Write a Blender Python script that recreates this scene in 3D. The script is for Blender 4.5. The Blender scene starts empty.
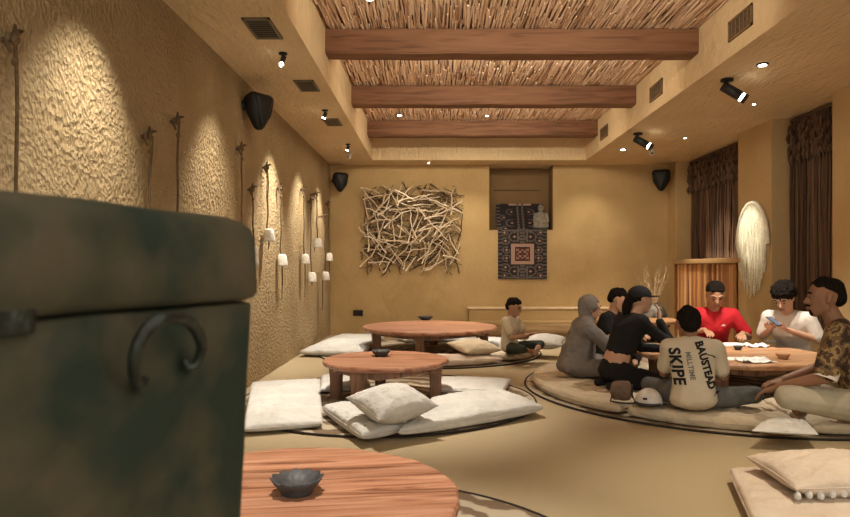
import bpy, bmesh, math, random
from mathutils import Vector, Matrix, noise
from mathutils.bvhtree import BVHTree
PI = math.pi
rnd = random.Random(7)
SC = bpy.context.scene
COL = SC.collection
F = 640.0; CH = 1.15; VX = 435.0; VY = 268.0

# ------------------------------------------------------------------ camera, world, exposure
cd = bpy.data.cameras.new('camera'); cam = bpy.data.objects.new('camera', cd); COL.objects.link(cam)
cd.sensor_width = 36; cd.lens = F / 850 * 36
cd.shift_x = -10 / 850; cd.shift_y = 9.5 / 850
cd.clip_start = 0.02
cam.location = (0, 0, CH); cam.rotation_euler = (PI / 2, 0, 0)
cd.dof.use_dof = True; cd.dof.focus_distance = 5.5; cd.dof.aperture_fstop = 5.6
SC.camera = cam
w = bpy.data.worlds.new('world'); SC.world = w; w.use_nodes = True
bg = w.node_tree.nodes['Background']
bg.inputs[0].default_value = (1.0, 0.92, 0.78, 1); bg.inputs[1].default_value = 0.85
SC.cycles.diffuse_bounces = 8; SC.cycles.max_bounces = 12
SC.view_settings.view_transform = 'Standard'; SC.view_settings.look = 'None'
SC.view_settings.gamma = 1; SC.view_settings.use_curve_mapping = False
SC.view_settings.exposure = 0.95
WARM = (1.0, 0.865, 0.66)
SOFT = (1.0, 0.93, 0.81)

def spot(loc, target, watts, deg, blend=0.6, col=WARM, r=0.03, name='spot_light'):
    l = bpy.data.lights.new(name, 'SPOT'); l.energy = watts; l.spot_size = math.radians(deg)
    l.spot_blend = blend; l.color = col; l.shadow_soft_size = r
    o = bpy.data.objects.new(name, l); COL.objects.link(o); o.location = loc
    o.rotation_euler = (Vector(target) - Vector(loc)).to_track_quat('-Z', 'Y').to_euler()
    return o

# wall washers along the left soffit
for yy, pw in ((3.35, 80), (5.25, 90), (7.05, 130), (8.5, 100), (9.9, 90)):
    spot((-1.25, yy, 2.84), (-1.86, yy - 0.12, 1.0), pw * 1.3, 68, 1.0, SOFT)
# pin lights over the tables
spot((-0.54, 5.3, 3.28), (-0.42, 5.2, 0.1), 290, 58, 0.8, SOFT)
spot((-0.52, 9.3, 3.28), (-0.1, 8.9, 0.1), 230, 62, 0.9, SOFT)
spot((-0.45, 2.0, 3.28), (-0.4, 2.2, 0.1), 240, 52, 0.8, SOFT)
spot((0.85, 9.1, 3.28), (0.9, 8.6, 0.1), 150, 64, 0.9, SOFT)
spot((2.0, 3.4, 3.28), (2.05, 3.0, 0.1), 170, 62, 0.9, WARM)
spot((2.84, 5.55, 2.86), (2.75, 5.9, 0.3), 150, 78, 0.9, SOFT)
spot((2.79, 9.5, 2.86), (2.9, 9.6, 0.1), 110, 80, 0.9, WARM)
# track heads on the right soffit
spot((2.84, 5.93, 2.66), (3.25, 6.6, 0.5), 110, 50, 0.8, SOFT)
spot((2.76, 8.32, 2.69), (4.0, 8.02, 1.6), 170, 26, 0.7, SOFT)
spot((3.6, 9.4, 2.8), (3.95, 9.3, 0.6), 110, 60, 0.8, WARM)
# small dots that graze the far wall
for xx in (-0.4, 0.6, 2.6):
    spot((xx, 10.2, 2.86), (xx, 11.0, 1.0), 22, 85, 1.0)
# added fill lights, unseen behind the beams, to brighten the reeds
for yb in (4.13, 6.0, 7.87):
    l = bpy.data.lights.new('added_reed_fill', 'AREA'); l.shape = 'RECTANGLE'; l.size = 2.3; l.size_y = 0.03; l.energy = 15; l.color = WARM
    o = bpy.data.objects.new('added_reed_fill', l); COL.objects.link(o); o.location = (0.7, yb + 0.262, 3.25)
    o.rotation_euler = Vector((0, 1, 0.12)).to_track_quat('-Z', 'Y').to_euler()
# soft room light: pendant-free ambient from the rest of the hall comes from the world through the open rear

# ------------------------------------------------------------------ materials
def mat(name, col, rough=0.8, col2=None, scale=8, bump=0.0, bscale=60, metallic=0.0, stretch=(1, 1, 1), emit=None,
        detail=5, lo=0.35, hi=0.65, bdist=0.02, spec=0.3, extra=None):
    m = bpy.data.materials.new(name); m.use_nodes = True
    nt = m.node_tree; N = nt.nodes; L = nt.links; b = N['Principled BSDF']
    b.inputs['Roughness'].default_value = rough; b.inputs['Metallic'].default_value = metallic
    b.inputs['Specular IOR Level'].default_value = spec
    b.inputs['Base Color'].default_value = (*col, 1)
    tc = N.new('ShaderNodeTexCoord'); mp = N.new('ShaderNodeMapping'); mp.inputs['Scale'].default_value = stretch
    L.new(tc.outputs['Object'], mp.inputs['Vector'])
    if col2:
        nz = N.new('ShaderNodeTexNoise'); nz.inputs['Scale'].default_value = scale; nz.inputs['Detail'].default_value = detail
        L.new(mp.outputs[0], nz.inputs['Vector'])
        cr = N.new('ShaderNodeValToRGB'); cr.color_ramp.elements[0].position = lo; cr.color_ramp.elements[1].position = hi
        cr.color_ramp.elements[0].color = (*col, 1); cr.color_ramp.elements[1].color = (*col2, 1)
        L.new(nz.outputs[0], cr.inputs[0]); L.new(cr.outputs[0], b.inputs['Base Color'])
    if bump:
        nb = N.new('ShaderNodeTexNoise'); nb.inputs['Scale'].default_value = bscale; nb.inputs['Detail'].default_value = 4
        L.new(mp.outputs[0], nb.inputs['Vector'])
        bp = N.new('ShaderNodeBump'); bp.inputs['Strength'].default_value = bump; bp.inputs['Distance'].default_value = bdist
        L.new(nb.outputs[0], bp.inputs['Height']); L.new(bp.outputs[0], b.inputs['Normal'])
    if emit:
        b.inputs['Emission Color'].default_value = (*emit[0], 1); b.inputs['Emission Strength'].default_value = emit[1]
    return m

def stucco(name, c1, c2, strength, dist, vs=26, stretch=(1, 1, 0.8)):
    m = mat(name, c1, 0.92, c2, 1.6, 0, lo=0.3, hi=0.7, spec=0.15)
    nt = m.node_tree; N = nt.nodes; L = nt.links; b = N['Principled BSDF']
    tc = N.new('ShaderNodeTexCoord'); mp = N.new('ShaderNodeMapping'); mp.inputs['Scale'].default_value = stretch
    L.new(tc.outputs['Object'], mp.inputs[0])
    n0 = N.new('ShaderNodeTexNoise'); n0.inputs['Scale'].default_value = 9; L.new(mp.outputs[0], n0.inputs['Vector'])
    mx = N.new('ShaderNodeMixRGB'); mx.inputs[0].default_value = 0.05; L.new(mp.outputs[0], mx.inputs[1]); L.new(n0.outputs['Color'], mx.inputs[2])
    v = N.new('ShaderNodeTexVoronoi'); v.feature = 'SMOOTH_F1'; v.inputs['Scale'].default_value = vs; v.inputs['Smoothness'].default_value = 0.25; v.inputs['Randomness'].default_value = 1
    L.new(mx.outputs[0], v.inputs['Vector'])
    n1 = N.new('ShaderNodeTexNoise'); n1.inputs['Scale'].default_value = vs * 0.9; n1.inputs['Detail'].default_value = 6; n1.inputs['Roughness'].default_value = 0.62
    L.new(mx.outputs[0], n1.inputs['Vector'])
    n2 = N.new('ShaderNodeTexNoise'); n2.inputs['Scale'].default_value = 2.2; n2.inputs['Detail'].default_value = 2
    L.new(mp.outputs[0], n2.inputs['Vector'])
    a = N.new('ShaderNodeMath'); a.operation = 'MULTIPLY_ADD'; a.inputs[1].default_value = 0.55
    L.new(v.outputs['Distance'], a.inputs[0]); L.new(n1.outputs[0], a.inputs[2])
    a2 = N.new('ShaderNodeMath'); a2.operation = 'MULTIPLY_ADD'; a2.inputs[1].default_value = 1.6
    L.new(n2.outputs[0], a2.inputs[0]); L.new(a.outputs[0], a2.inputs[2])
    bp = N.new('ShaderNodeBump'); bp.inputs['Strength'].default_value = strength; bp.inputs['Distance'].default_value = dist
    L.new(a2.outputs[0], bp.inputs['Height']); L.new(bp.outputs[0], b.inputs['Normal'])
    return m

def wood(name, c1, c2, dark, axis=0, seam=0.0, rough=0.5, scale=1.0, spec=0.35):
    m = bpy.data.materials.new(name); m.use_nodes = True
    nt = m.node_tree; N = nt.nodes; L = nt.links; b = N['Principled BSDF']; b.inputs['Roughness'].default_value = rough
    b.inputs['Specular IOR Level'].default_value = spec
    tc = N.new('ShaderNodeTexCoord'); mp = N.new('ShaderNodeMapping')
    s = [14 * scale] * 3; s[axis] = 1.1 * scale; mp.inputs['Scale'].default_value = s
    L.new(tc.outputs['Object'], mp.inputs[0])
    n = N.new('ShaderNodeTexNoise'); n.inputs['Scale'].default_value = 1.3; n.inputs['Detail'].default_value = 8; n.inputs['Distortion'].default_value = 1.2
    L.new(mp.outputs[0], n.inputs['Vector'])
    cr = N.new('ShaderNodeValToRGB'); e = cr.color_ramp.elements
    e[0].position = 0.34; e[0].color = (*dark, 1); e[1].position = 0.64; e[1].color = (*c2, 1)
    x = e.new(0.45); x.color = (*c1, 1)
    L.new(n.outputs[0], cr.inputs[0]); out = cr.outputs[0]
    if seam:
        sx = N.new('ShaderNodeSeparateXYZ'); L.new(tc.outputs['Object'], sx.inputs[0])
        d = N.new('ShaderNodeMath'); d.operation = 'DIVIDE'; d.inputs[1].default_value = seam; L.new(sx.outputs[1 if axis == 0 else 0], d.inputs[0])
        fr = N.new('ShaderNodeMath'); fr.operation = 'FRACT'; L.new(d.outputs[0], fr.inputs[0])
        fl = N.new('ShaderNodeMath'); fl.operation = 'FLOOR'; L.new(d.outputs[0], fl.inputs[0])
        wn = N.new('ShaderNodeTexWhiteNoise'); wn.noise_dimensions = '1D'; L.new(fl.outputs[0], wn.inputs['W'])
        mr = N.new('ShaderNodeMapRange'); mr.inputs['To Min'].default_value = 0.8; mr.inputs['To Max'].default_value = 1.15
        L.new(wn.outputs[0], mr.inputs[0])
        lt = N.new('ShaderNodeMath'); lt.operation = 'GREATER_THAN'; lt.inputs[1].default_value = 0.02; L.new(fr.outputs[0], lt.inputs[0])
        ml = N.new('ShaderNodeMapRange'); ml.inputs['To Min'].default_value = 0.5; ml.inputs['To Max'].default_value = 1.0; L.new(lt.outputs[0], ml.inputs[0])
        mm = N.new('ShaderNodeMath'); mm.operation = 'MULTIPLY'; L.new(mr.outputs[0], mm.inputs[0]); L.new(ml.outputs[0], mm.inputs[1])
        vm = N.new('ShaderNodeVectorMath'); vm.operation = 'SCALE'; L.new(out, vm.inputs[0]); L.new(mm.outputs[0], vm.inputs['Scale'])
        out = vm.outputs[0]
    L.new(out, b.inputs['Base Color'])
    bp = N.new('ShaderNodeBump'); bp.inputs['Strength'].default_value = 0.35; bp.inputs['Distance'].default_value = 0.004
    L.new(n.outputs[0], bp.inputs['Height']); L.new(bp.outputs[0], b.inputs['Normal'])
    return m

def island_mat(name, cols, rough=0.8, per_object=False):
    m = bpy.data.materials.new(name); m.use_nodes = True
    nt = m.node_tree; N = nt.nodes; L = nt.links; b = N['Principled BSDF']; b.inputs['Roughness'].default_value = rough
    b.inputs['Specular IOR Level'].default_value = 0.2
    g = N.new('ShaderNodeObjectInfo' if per_object else 'ShaderNodeNewGeometry'); cr = N.new('ShaderNodeValToRGB'); e = cr.color_ramp.elements
    e[0].color = (*cols[0], 1); e[1].color = (*cols[-1], 1)
    for i, c in enumerate(cols[1:-1]):
        k = e.new((i + 1) / (len(cols) - 1)); k.color = (*c, 1)
    L.new(g.outputs['Random' if per_object else 'Random Per Island'], cr.inputs[0]); L.new(cr.outputs[0], b.inputs['Base Color'])
    return m

M = {}
M['wall_back'] = stucco('plaster_back', (0.525, 0.38, 0.19), (0.44, 0.31, 0.145), 0.35, 0.02, 14)
M['wall_left'] = stucco('plaster_left', (0.56, 0.415, 0.23), (0.46, 0.33, 0.17), 1.0, 0.07, 44, (1, 1, 0.75))
M['wall_right'] = stucco('plaster_right', (0.53, 0.385, 0.20), (0.46, 0.325, 0.16), 0.22, 0.015, 18)
M['ceil'] = stucco('plaster_ceiling', (0.69, 0.535, 0.33), (0.61, 0.465, 0.275), 0.8, 0.025, 11, (2.6, 1, 1))
M['niche'] = stucco('plaster_niche_shade', (0.22, 0.14, 0.07), (0.18, 0.115, 0.055), 0.25, 0.02, 18)  # niche shade put into the colour, since room light reaches inside
M['carpet'] = mat('carpet', (0.45, 0.355, 0.22), 0.95, (0.37, 0.29, 0.175), 260, 0.6, 320, bdist=0.006, lo=0.3, hi=0.7, spec=0.05)
M['reed'] = island_mat('reed', [(0.30, 0.16, 0.09), (0.74, 0.53, 0.37), (0.80, 0.61, 0.45), (0.84, 0.67, 0.51), (0.66, 0.45, 0.30)])
M['dark'] = mat('dark_backing', (0.24, 0.14, 0.08))
M['beam'] = wood('beam_wood', (0.18, 0.082, 0.040), (0.22, 0.105, 0.053), (0.12, 0.052, 0.026), 0, rough=0.65)
M['table'] = wood('table_wood', (0.33, 0.145, 0.078), (0.46, 0.24, 0.15), (0.16, 0.062, 0.035), 0, seam=0.15, rough=0.42)
M['leg'] = wood('leg_wood', (0.21, 0.11, 0.065), (0.28, 0.15, 0.095), (0.10, 0.05, 0.03), 2, rough=0.6)
M['tablel'] = wood('pale_table_wood', (0.46, 0.25, 0.125), (0.56, 0.33, 0.18), (0.30, 0.14, 0.065), 0, seam=0.17, rough=0.45)
M['linen'] = mat('linen', (0.60, 0.58, 0.54), 0.95, (0.52, 0.50, 0.46), 5, 0.8, 11, bdist=0.035, spec=0.05)
M['linen2'] = mat('linen_beige', (0.60, 0.50, 0.36), 0.95, (0.53, 0.44, 0.31), 6, 0.8, 11, bdist=0.035, spec=0.05)
M['linen3'] = mat('linen_pinkish', (0.60, 0.50, 0.40), 0.95, (0.53, 0.43, 0.34), 6, 0.7, 11, bdist=0.035, spec=0.05)
M['trimd'] = mat('rug_binding', (0.03, 0.022, 0.018), 0.9)
M['blackm'] = mat('black_metal', (0.012, 0.012, 0.013), 0.45)
M['spk'] = mat('speaker_plastic', (0.012, 0.011, 0.010), 0.6, spec=0.3)
M['bowl'] = mat('dark_ceramic', (0.035, 0.035, 0.037), 0.5, (0.06, 0.058, 0.058), 20)
M['terra'] = mat('terracotta', (0.48, 0.27, 0.14), 0.7)
M['stone'] = mat('pale_stone', (0.30, 0.27, 0.22), 0.9, (0.2, 0.18, 0.15), 25)
M['bell'] = mat('bell_clay', (0.72, 0.68, 0.60), 0.9, (0.56, 0.51, 0.43), 30, 0.5, 60, bdist=0.01)
M['rope'] = mat('rope', (0.16, 0.105, 0.05), 0.95, (0.09, 0.06, 0.03), 60, 0.5, 90, bdist=0.01)
M['peg'] = mat('gnarled_peg', (0.08, 0.05, 0.028), 0.85, (0.16, 0.1, 0.055), 30, 0.6, 50, bdist=0.01)
M['twig'] = island_mat('twig', [(0.38, 0.27, 0.17), (0.62, 0.49, 0.34), (0.74, 0.62, 0.46), (0.52, 0.39, 0.26)], 0.85)
M['twigo'] = island_mat('pale_twig', [(0.44, 0.33, 0.22), (0.66, 0.54, 0.40), (0.78, 0.68, 0.53), (0.58, 0.46, 0.32)], 0.85, True)
M['twig_shade'] = island_mat('gap_shade_twig', [(0.06, 0.04, 0.025), (0.16, 0.11, 0.07), (0.3, 0.22, 0.14)], 0.9)  # rear twigs darkened to paint in the shade between the pale ones
M['cord'] = island_mat('brown_cord', [(0.06, 0.036, 0.025), (0.115, 0.068, 0.045), (0.17, 0.105, 0.07)], 0.95)
M['white_cord'] = mat('white_cord', (0.78, 0.74, 0.58), 0.95, (0.62, 0.58, 0.42), 30, 0.5, 60, bdist=0.01)
M['bamboo'] = island_mat('bamboo', [(0.14, 0.055, 0.02), (0.5, 0.24, 0.10), (0.62, 0.36, 0.17), (0.25, 0.11, 0.04), (0.45, 0.22, 0.09)], 0.6, True)
M['vent'] = mat('vent_metal', (0.17, 0.13, 0.08), 0.6)
M['ventd'] = mat('vent_dark', (0.02, 0.015, 0.01), 0.8)
M['lampglow'] = mat('lamp_glow', (1, 0.95, 0.85), 0.5, emit=((1, 0.93, 0.8), 14))
M['ledge'] = mat('ledge_wood', (0.50, 0.33, 0.16), 0.7, (0.4, 0.25, 0.12), 12, stretch=(1, 8, 8))
M['white'] = mat('white_paper', (0.78, 0.76, 0.72), 0.8)
M['plaster_pale'] = mat('white_plastic', (0.7, 0.68, 0.62), 0.4)
M['glass'] = mat('phone_glass', (0.01, 0.01, 0.012), 0.15)

# chest material: worn painted wood
m = mat('worn_green_paint', (0.010, 0.019, 0.012), 0.6, (0.060, 0.048, 0.027), 7.5, 0.5, 16, detail=9, lo=0.40, hi=0.66, bdist=0.008)
M['chest'] = m
M['iron'] = mat('dark_iron', (0.045, 0.055, 0.045), 0.35, (0.02, 0.02, 0.018), 30, metallic=0.6, bump=0.3, bscale=40)

def camo():
    m = bpy.data.materials.new('camo_cloth'); m.use_nodes = True
    nt = m.node_tree; N = nt.nodes; L = nt.links; b = N['Principled BSDF']; b.inputs['Roughness'].default_value = 0.9
    tc = N.new('ShaderNodeTexCoord'); n = N.new('ShaderNodeTexNoise'); n.inputs['Scale'].default_value = 11; n.inputs['Detail'].default_value = 3
    L.new(tc.outputs['Object'], n.inputs['Vector'])
    cr = N.new('ShaderNodeValToRGB'); cr.color_ramp.interpolation = 'CONSTANT'; e = cr.color_ramp.elements
    e[0].color = (0.035, 0.018, 0.010, 1); e[1].position = 0.42; e[1].color = (0.13, 0.075, 0.032, 1)
    for p_, c in ((0.5, (0.27, 0.18, 0.07, 1)), (0.56, (0.07, 0.035, 0.017, 1)), (0.63, (0.20, 0.12, 0.05, 1))):
        k = e.new(p_); k.color = c
    L.new(n.outputs[0], cr.inputs[0]); L.new(cr.outputs[0], b.inputs['Base Color'])
    return m
M['camo'] = camo()
def rugmat():
    m = bpy.data.materials.new('round_rug'); m.use_nodes = True
    nt = m.node_tree; N = nt.nodes; L = nt.links; b = N['Principled BSDF']; b.inputs['Roughness'].default_value = 0.95
    tc = N.new('ShaderNodeTexCoord'); w_ = N.new('ShaderNodeTexWave'); w_.wave_type = 'RINGS'; w_.rings_direction = 'Z'
    w_.inputs['Scale'].default_value = 1.6; w_.inputs['Distortion'].default_value = 5; w_.inputs['Detail'].default_value = 2; w_.inputs['Detail Scale'].default_value = 3
    L.new(tc.outputs['Object'], w_.inputs['Vector'])
    cr = N.new('ShaderNodeValToRGB'); e = cr.color_ramp.elements; e[0].position = 0.25; e[0].color = (0.16, 0.105, 0.06, 1); e[1].position = 0.6; e[1].color = (0.42, 0.35, 0.25, 1)
    L.new(w_.outputs[0], cr.inputs[0]); L.new(cr.outputs[0], b.inputs['Base Color'])
    return m
M['rug'] = rugmat()

# ------------------------------------------------------------------ helpers
def U(px, d): return (px - VX) / F * d
def Z(py, d): return CH + (VY - py) / F * d
def P(px, py, z=0.0):
    d = F * (CH - z) / (py - VY); return Vector((U(px, d), d, z))

def obj(name, bm, m, parent=None, smooth=False, loc=None):
    me = bpy.data.meshes.new(name); bm.to_mesh(me); bm.free()
    o = bpy.data.objects.new(name, me); COL.objects.link(o)
    for k in (m if isinstance(m, (list, tuple)) else [m]): me.materials.append(k)
    if smooth:
        for p in me.polygons: p.use_smooth = True
    if parent: o.parent = parent
    if loc is not None: o.location = loc
    return o
def tag(o, label=None, cat=None, group=None, kind=None):
    if label: o['label'] = label
    if cat: o['category'] = cat
    if group: o['group'] = group
    if kind: o['kind'] = kind
    return o
def thing(name, loc, label, cat, group=None, rz=0.0):
    o = bpy.data.objects.new(name, None); COL.objects.link(o); o.location = loc; o.rotation_euler = (0, 0, rz)
    o.empty_display_size = 0.05
    return tag(o, label, cat, group)
def copy_tree(o, parent=None):
    c = o.copy(); COL.objects.link(c); c.parent = parent
    for ch in list(o.children): copy_tree(ch, c)
    return c
def box(bm, x0, x1, y0, y1, z0, z1, bev=0):
    g = bmesh.ops.create_cube(bm, size=1)['verts']
    for v in g:
        v.co = Vector(((x0 + x1) / 2 + v.co.x * (x1 - x0), (y0 + y1) / 2 + v.co.y * (y1 - y0), (z0 + z1) / 2 + v.co.z * (z1 - z0)))
    if bev:
        es = list({e for v in g for e in v.link_edges})
        bmesh.ops.bevel(bm, geom=es, offset=bev, segments=2, affect='EDGES', profile=0.6)
def tube(bm, pts, rads, seg=8, cap=True):
    pts = [Vector(p) for p in pts]; n = len(pts)
    if not isinstance(rads, (list, tuple)): rads = [rads] * n
    rings = []; up = None
    for i, p in enumerate(pts):
        t = (pts[min(i + 1, n - 1)] - pts[max(i - 1, 0)]).normalized()
        if up is None: up = Vector((0, 0, 1)) if abs(t.z) < 0.9 else Vector((1, 0, 0))
        a = t.cross(up).normalized(); b_ = a.cross(t).normalized(); up = b_
        rings.append([bm.verts.new(p + (a * math.cos(2 * PI * k / seg) + b_ * math.sin(2 * PI * k / seg)) * rads[i]) for k in range(seg)])
    for i in range(n - 1):
        for k in range(seg):
            bm.faces.new((rings[i][k], rings[i][(k + 1) % seg], rings[i + 1][(k + 1) % seg], rings[i + 1][k]))
    if cap: bm.faces.new(rings[0]); bm.faces.new(rings[-1][::-1])
def lathe(bm, prof, seg=32, mod=None, c=(0, 0, 0)):
    rings = []
    for (r, z) in prof:
        rings.append([bm.verts.new((c[0] + (r * (mod(2 * PI * k / seg, r, z) if mod else 1)) * math.cos(2 * PI * k / seg),
                                    c[1] + (r * (mod(2 * PI * k / seg, r, z) if mod else 1)) * math.sin(2 * PI * k / seg), c[2] + z)) for k in range(seg)])
    for i in range(len(prof) - 1):
        for k in range(seg):
            bm.faces.new((rings[i][k], rings[i][(k + 1) % seg], rings[i + 1][(k + 1) % seg], rings[i + 1][k]))
    bm.faces.new(rings[0][::-1]); bm.faces.new(rings[-1])
def prism(bm, poly, z0, z1):
    a = [bm.verts.new((x, y, z0)) for x, y in poly]; b_ = [bm.verts.new((x, y, z1)) for x, y in poly]
    n = len(poly); bm.faces.new(a[::-1]); bm.faces.new(b_)
    for i in range(n): bm.faces.new((a[i], a[(i + 1) % n], b_[(i + 1) % n], b_[i]))
def hull(bm, ells):
    """convex hull of ellipsoids: each (centre, radius or (rx,ry,rz), rotation or None)"""
    t = bmesh.new()
    for e in ells:
        c, r = Vector(e[0]), e[1]; R = e[2] if len(e) > 2 else None
        if not isinstance(r, (tuple, list)): r = (r, r, r)
        g = bmesh.ops.create_icosphere(t, subdivisions=2, radius=1)['verts']
        for v in g:
            q = Vector((v.co.x * r[0], v.co.y * r[1], v.co.z * r[2]))
            if R: q = R @ q
            v.co = q + c
    bmesh.ops.delete(t, geom=list(t.edges), context='EDGES_FACES')
    res = bmesh.ops.convex_hull(t, input=list(t.verts))
    dead = [v for v in t.verts if not v.link_faces]
    bmesh.ops.delete(t, geom=dead, context='VERTS')
    me = bpy.data.meshes.new('t'); t.to_mesh(me); t.free(); bm.from_mesh(me); bpy.data.meshes.remove(me)
def ell(bm, c, r, R=None, sub=3):
    g = bmesh.ops.create_icosphere(bm, subdivisions=sub, radius=1)['verts']
    for v in g:
        q = Vector((v.co.x * r[0], v.co.y * r[1], v.co.z * r[2]))
        if R: q = R @ q
        v.co = q + Vector(c)
def cap(bm, p0, r0, p1, r1): hull(bm, [(p0, r0), (p1, r1)])
def remesh(bm, voxel, it=3, fac=0.5, disp=None):
    me = bpy.data.meshes.new('t'); bm.to_mesh(me); bm.free()
    o = bpy.data.objects.new('t', me); COL.objects.link(o)
    r = o.modifiers.new('r', 'REMESH'); r.mode = 'VOXEL'; r.voxel_size = voxel; r.use_smooth_shade = True
    s = o.modifiers.new('s', 'SMOOTH'); s.iterations = it; s.factor = fac
    bpy.context.view_layer.update()
    dg = bpy.context.evaluated_depsgraph_get()
    m2 = bpy.data.meshes.new_from_object(o.evaluated_get(dg))
    bpy.data.objects.remove(o); bpy.data.meshes.remove(me)
    b2 = bmesh.new(); b2.from_mesh(m2); bpy.data.meshes.remove(m2)
    if disp:
        b2.normal_update()
        mv = [(v, v.normal * disp(v.co)) for v in b2.verts]
        for v, d in mv: v.co += d
    return b2
def struct(name, bm, m, parent=None):
    o = obj(name, bm, m, parent)
    if parent is None: o['kind'] = 'structure'
    return o

# ------------------------------------------------------------------ room shell
XL, XR, XR2, YB, YN, ZC, ZT = -1.8, 4.0, 4.3, 11.0, 1.2, 2.92, 3.44
bm = bmesh.new(); box(bm, XL - 0.2, XR2 + 0.2, -1.6, YB + 0.6, -0.1, 0); struct('floor', bm, M['carpet'])
bm = bmesh.new(); box(bm, XL - 0.15, XL, YN, YB + 0.15, 0, ZT); struct('wall_left', bm, M['wall_left'])
# back wall with niche
NX0, NX1, NZ = 0.93, 2.03, 1.80
bm = bmesh.new()
box(bm, XL, NX0, YB, YB + 0.5, 0, ZT); box(bm, NX1, XR2 + 0.1, YB, YB + 0.5, 0, ZT)
box(bm, NX0, NX1, YB, YB + 0.5, 0, NZ); box(bm, NX0, NX1, YB + 0.4, YB + 0.5, NZ, ZT)
struct('wall_back', bm, M['wall_back'])
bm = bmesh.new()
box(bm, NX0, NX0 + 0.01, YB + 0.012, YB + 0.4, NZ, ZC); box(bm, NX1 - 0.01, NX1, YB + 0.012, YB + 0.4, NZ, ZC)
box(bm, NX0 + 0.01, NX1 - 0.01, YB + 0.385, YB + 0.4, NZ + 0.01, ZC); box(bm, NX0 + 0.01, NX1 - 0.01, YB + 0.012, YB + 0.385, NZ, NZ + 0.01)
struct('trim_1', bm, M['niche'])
# right wall: outer skin + piers
bm = bmesh.new(); box(bm, XR2, XR2 + 0.15, YN, YB + 0.15, 0, ZT)
for y0, y1 in ((YN, 6.45), (7.62, 8.45), (10.62, YB)):
    box(bm, XR, XR2, y0, y1, 0, ZT, 0.012)
struct('wall_right', bm, M['wall_right'])
# ceiling: soffit ring with tray
TX0, TX1, TY0, TY1 = -1.03, 2.475, 1.5, 10.5
bm = bmesh.new()
box(bm, XL, TX0, YN, YB + 0.4, ZC, ZT); box(bm, TX1, XR2, YN, YB + 0.4, ZC, ZT)
box(bm, TX0, TX1, TY1, YB + 0.4, ZC, ZT); box(bm, TX0, TX1, YN, TY0, ZC, ZT)
ceil = struct('ceiling', bm, M['ceil'])
bm = bmesh.new(); box(bm, XL - 0.15, XR2 + 0.15, YN, YB + 0.5, ZT, ZT + 0.1); struct('trim_2', bm, M['dark'])
# reeds
bm = bmesh.new()
x = TX0 + 0.01
while x < TX1 - 0.005:
    y = TY0 - rnd.random() * 0.6
    while y < TY1:
        ln = rnd.uniform(0.25, 0.75); r = rnd.uniform(0.006, 0.0105)
        x0 = x + rnd.uniform(-.005, .005); x1 = x0 + rnd.uniform(-.022, .022) * ln / 0.5
        z = 3.412 + rnd.uniform(-.012, .010); y0 = max(y, TY0 + .01); y1 = min(y + ln, TY1 - .01)
        if y1 > y0 + .05:
            tube(bm, [(x0, y0, z + rnd.uniform(-.008, .008)), (x1, y1, z + rnd.uniform(-.008, .008))], r, 5)
        y += ln + rnd.uniform(-0.06, 0.03)
    x += 0.0108
reeds = obj('reed_matting', bm, M['reed']); tag(reeds, 'dense matting of split reeds laid between the beams in the ceiling tray', 'reed matting', kind='stuff')
# beams
def beam(y, label):
    bm = bmesh.new(); n = 40; ln = TX1 - TX0
    rings = []
    for i in range(n + 1):
        xx = TX0 + ln * i / n; r = []
        for (yy, zz) in ((0, 3.165), (0.22, 3.165), (0.22, 3.40), (0, 3.40)):
            r.append(bm.verts.new((xx, y + yy + 0.008 * noise.noise(Vector((xx * 2, yy * 9, y))), zz + 0.008 * noise.noise(Vector((xx * 2.5, y, zz * 7))))))
        rings.append(r)
    for i in range(n):
        for k in range(4): bm.faces.new((rings[i][k], rings[i + 1][k], rings[i + 1][(k + 1) % 4], rings[i][(k + 1) % 4]))
    bm.faces.new(rings[0]); bm.faces.new(rings[-1][::-1])
    bmesh.ops.recalc_face_normals(bm, faces=bm.faces)
    es = [e for e in bm.edges if e.calc_length() > 0.05 and abs((e.verts[0].co - e.verts[1].co).normalized().x) > 0.9]
    bmesh.ops.bevel(bm, geom=es, offset=0.012, segments=2, affect='EDGES')
    o = obj('ceiling_beam', bm, M['beam']); tag(o, label, 'beam', 'wooden beams across the ceiling tray')
beam(4.13, 'reddish brown ceiling beam above the near end of the tray, out of the camera view')
beam(6.0, 'reddish brown ceiling beam nearest the viewer, the widest in view')
beam(7.87, 'reddish brown ceiling beam in the middle of the three')
beam(9.72, 'reddish brown ceiling beam closest to the back wall, the shortest looking one')

for yb, lab in ((4.13, 'thin added light strip, unseen behind the nearest hidden beam'), (6.0, 'thin added light strip, unseen behind the first visible ceiling beam'), (7.87, 'thin added light strip, unseen behind the middle ceiling beam')):
    bm = bmesh.new(); box(bm, -.9, 2.3, yb + .235, yb + .256, 3.23, 3.27); tag(obj('added_fill_strip', bm, M['vent']), lab, 'light strip', 'added fill strips on the far faces of the beams')  # bars added to go with the fill lights, hidden by the beams
# ledge + reed screen in the far window bay
bm = bmesh.new(); box(bm, 3.93, XR2, 8.30, 10.62, 1.215, 1.285, 0.012)
struct('trim_3', bm, M['ledge'])
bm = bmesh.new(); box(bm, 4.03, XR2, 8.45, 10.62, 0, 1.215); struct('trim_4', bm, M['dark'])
scr = thing('reed_screen', (3.97, 8.45, 0), 'screen of upright orange-lit bamboo poles below the ledge of the far window bay', 'screen')
y = 0.03; k = 0
while y < 2.15 - 0.02:
    r = rnd.uniform(0.016, 0.026)
    bm = bmesh.new(); pts = []; rr = []
    for i in range(9):
        pts.append((rnd.uniform(-.003, .003), rnd.uniform(-.002, .002), 0.02 + 1.19 * i / 8)); rr.append(r * (1.12 if i % 2 else 1))
    tube(bm, pts, rr, 8); obj('pole', bm, M['bamboo'], scr, True, (rnd.uniform(-.012, .012), y, 0)); y += r * 2 + rnd.uniform(.004, .02)

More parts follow.
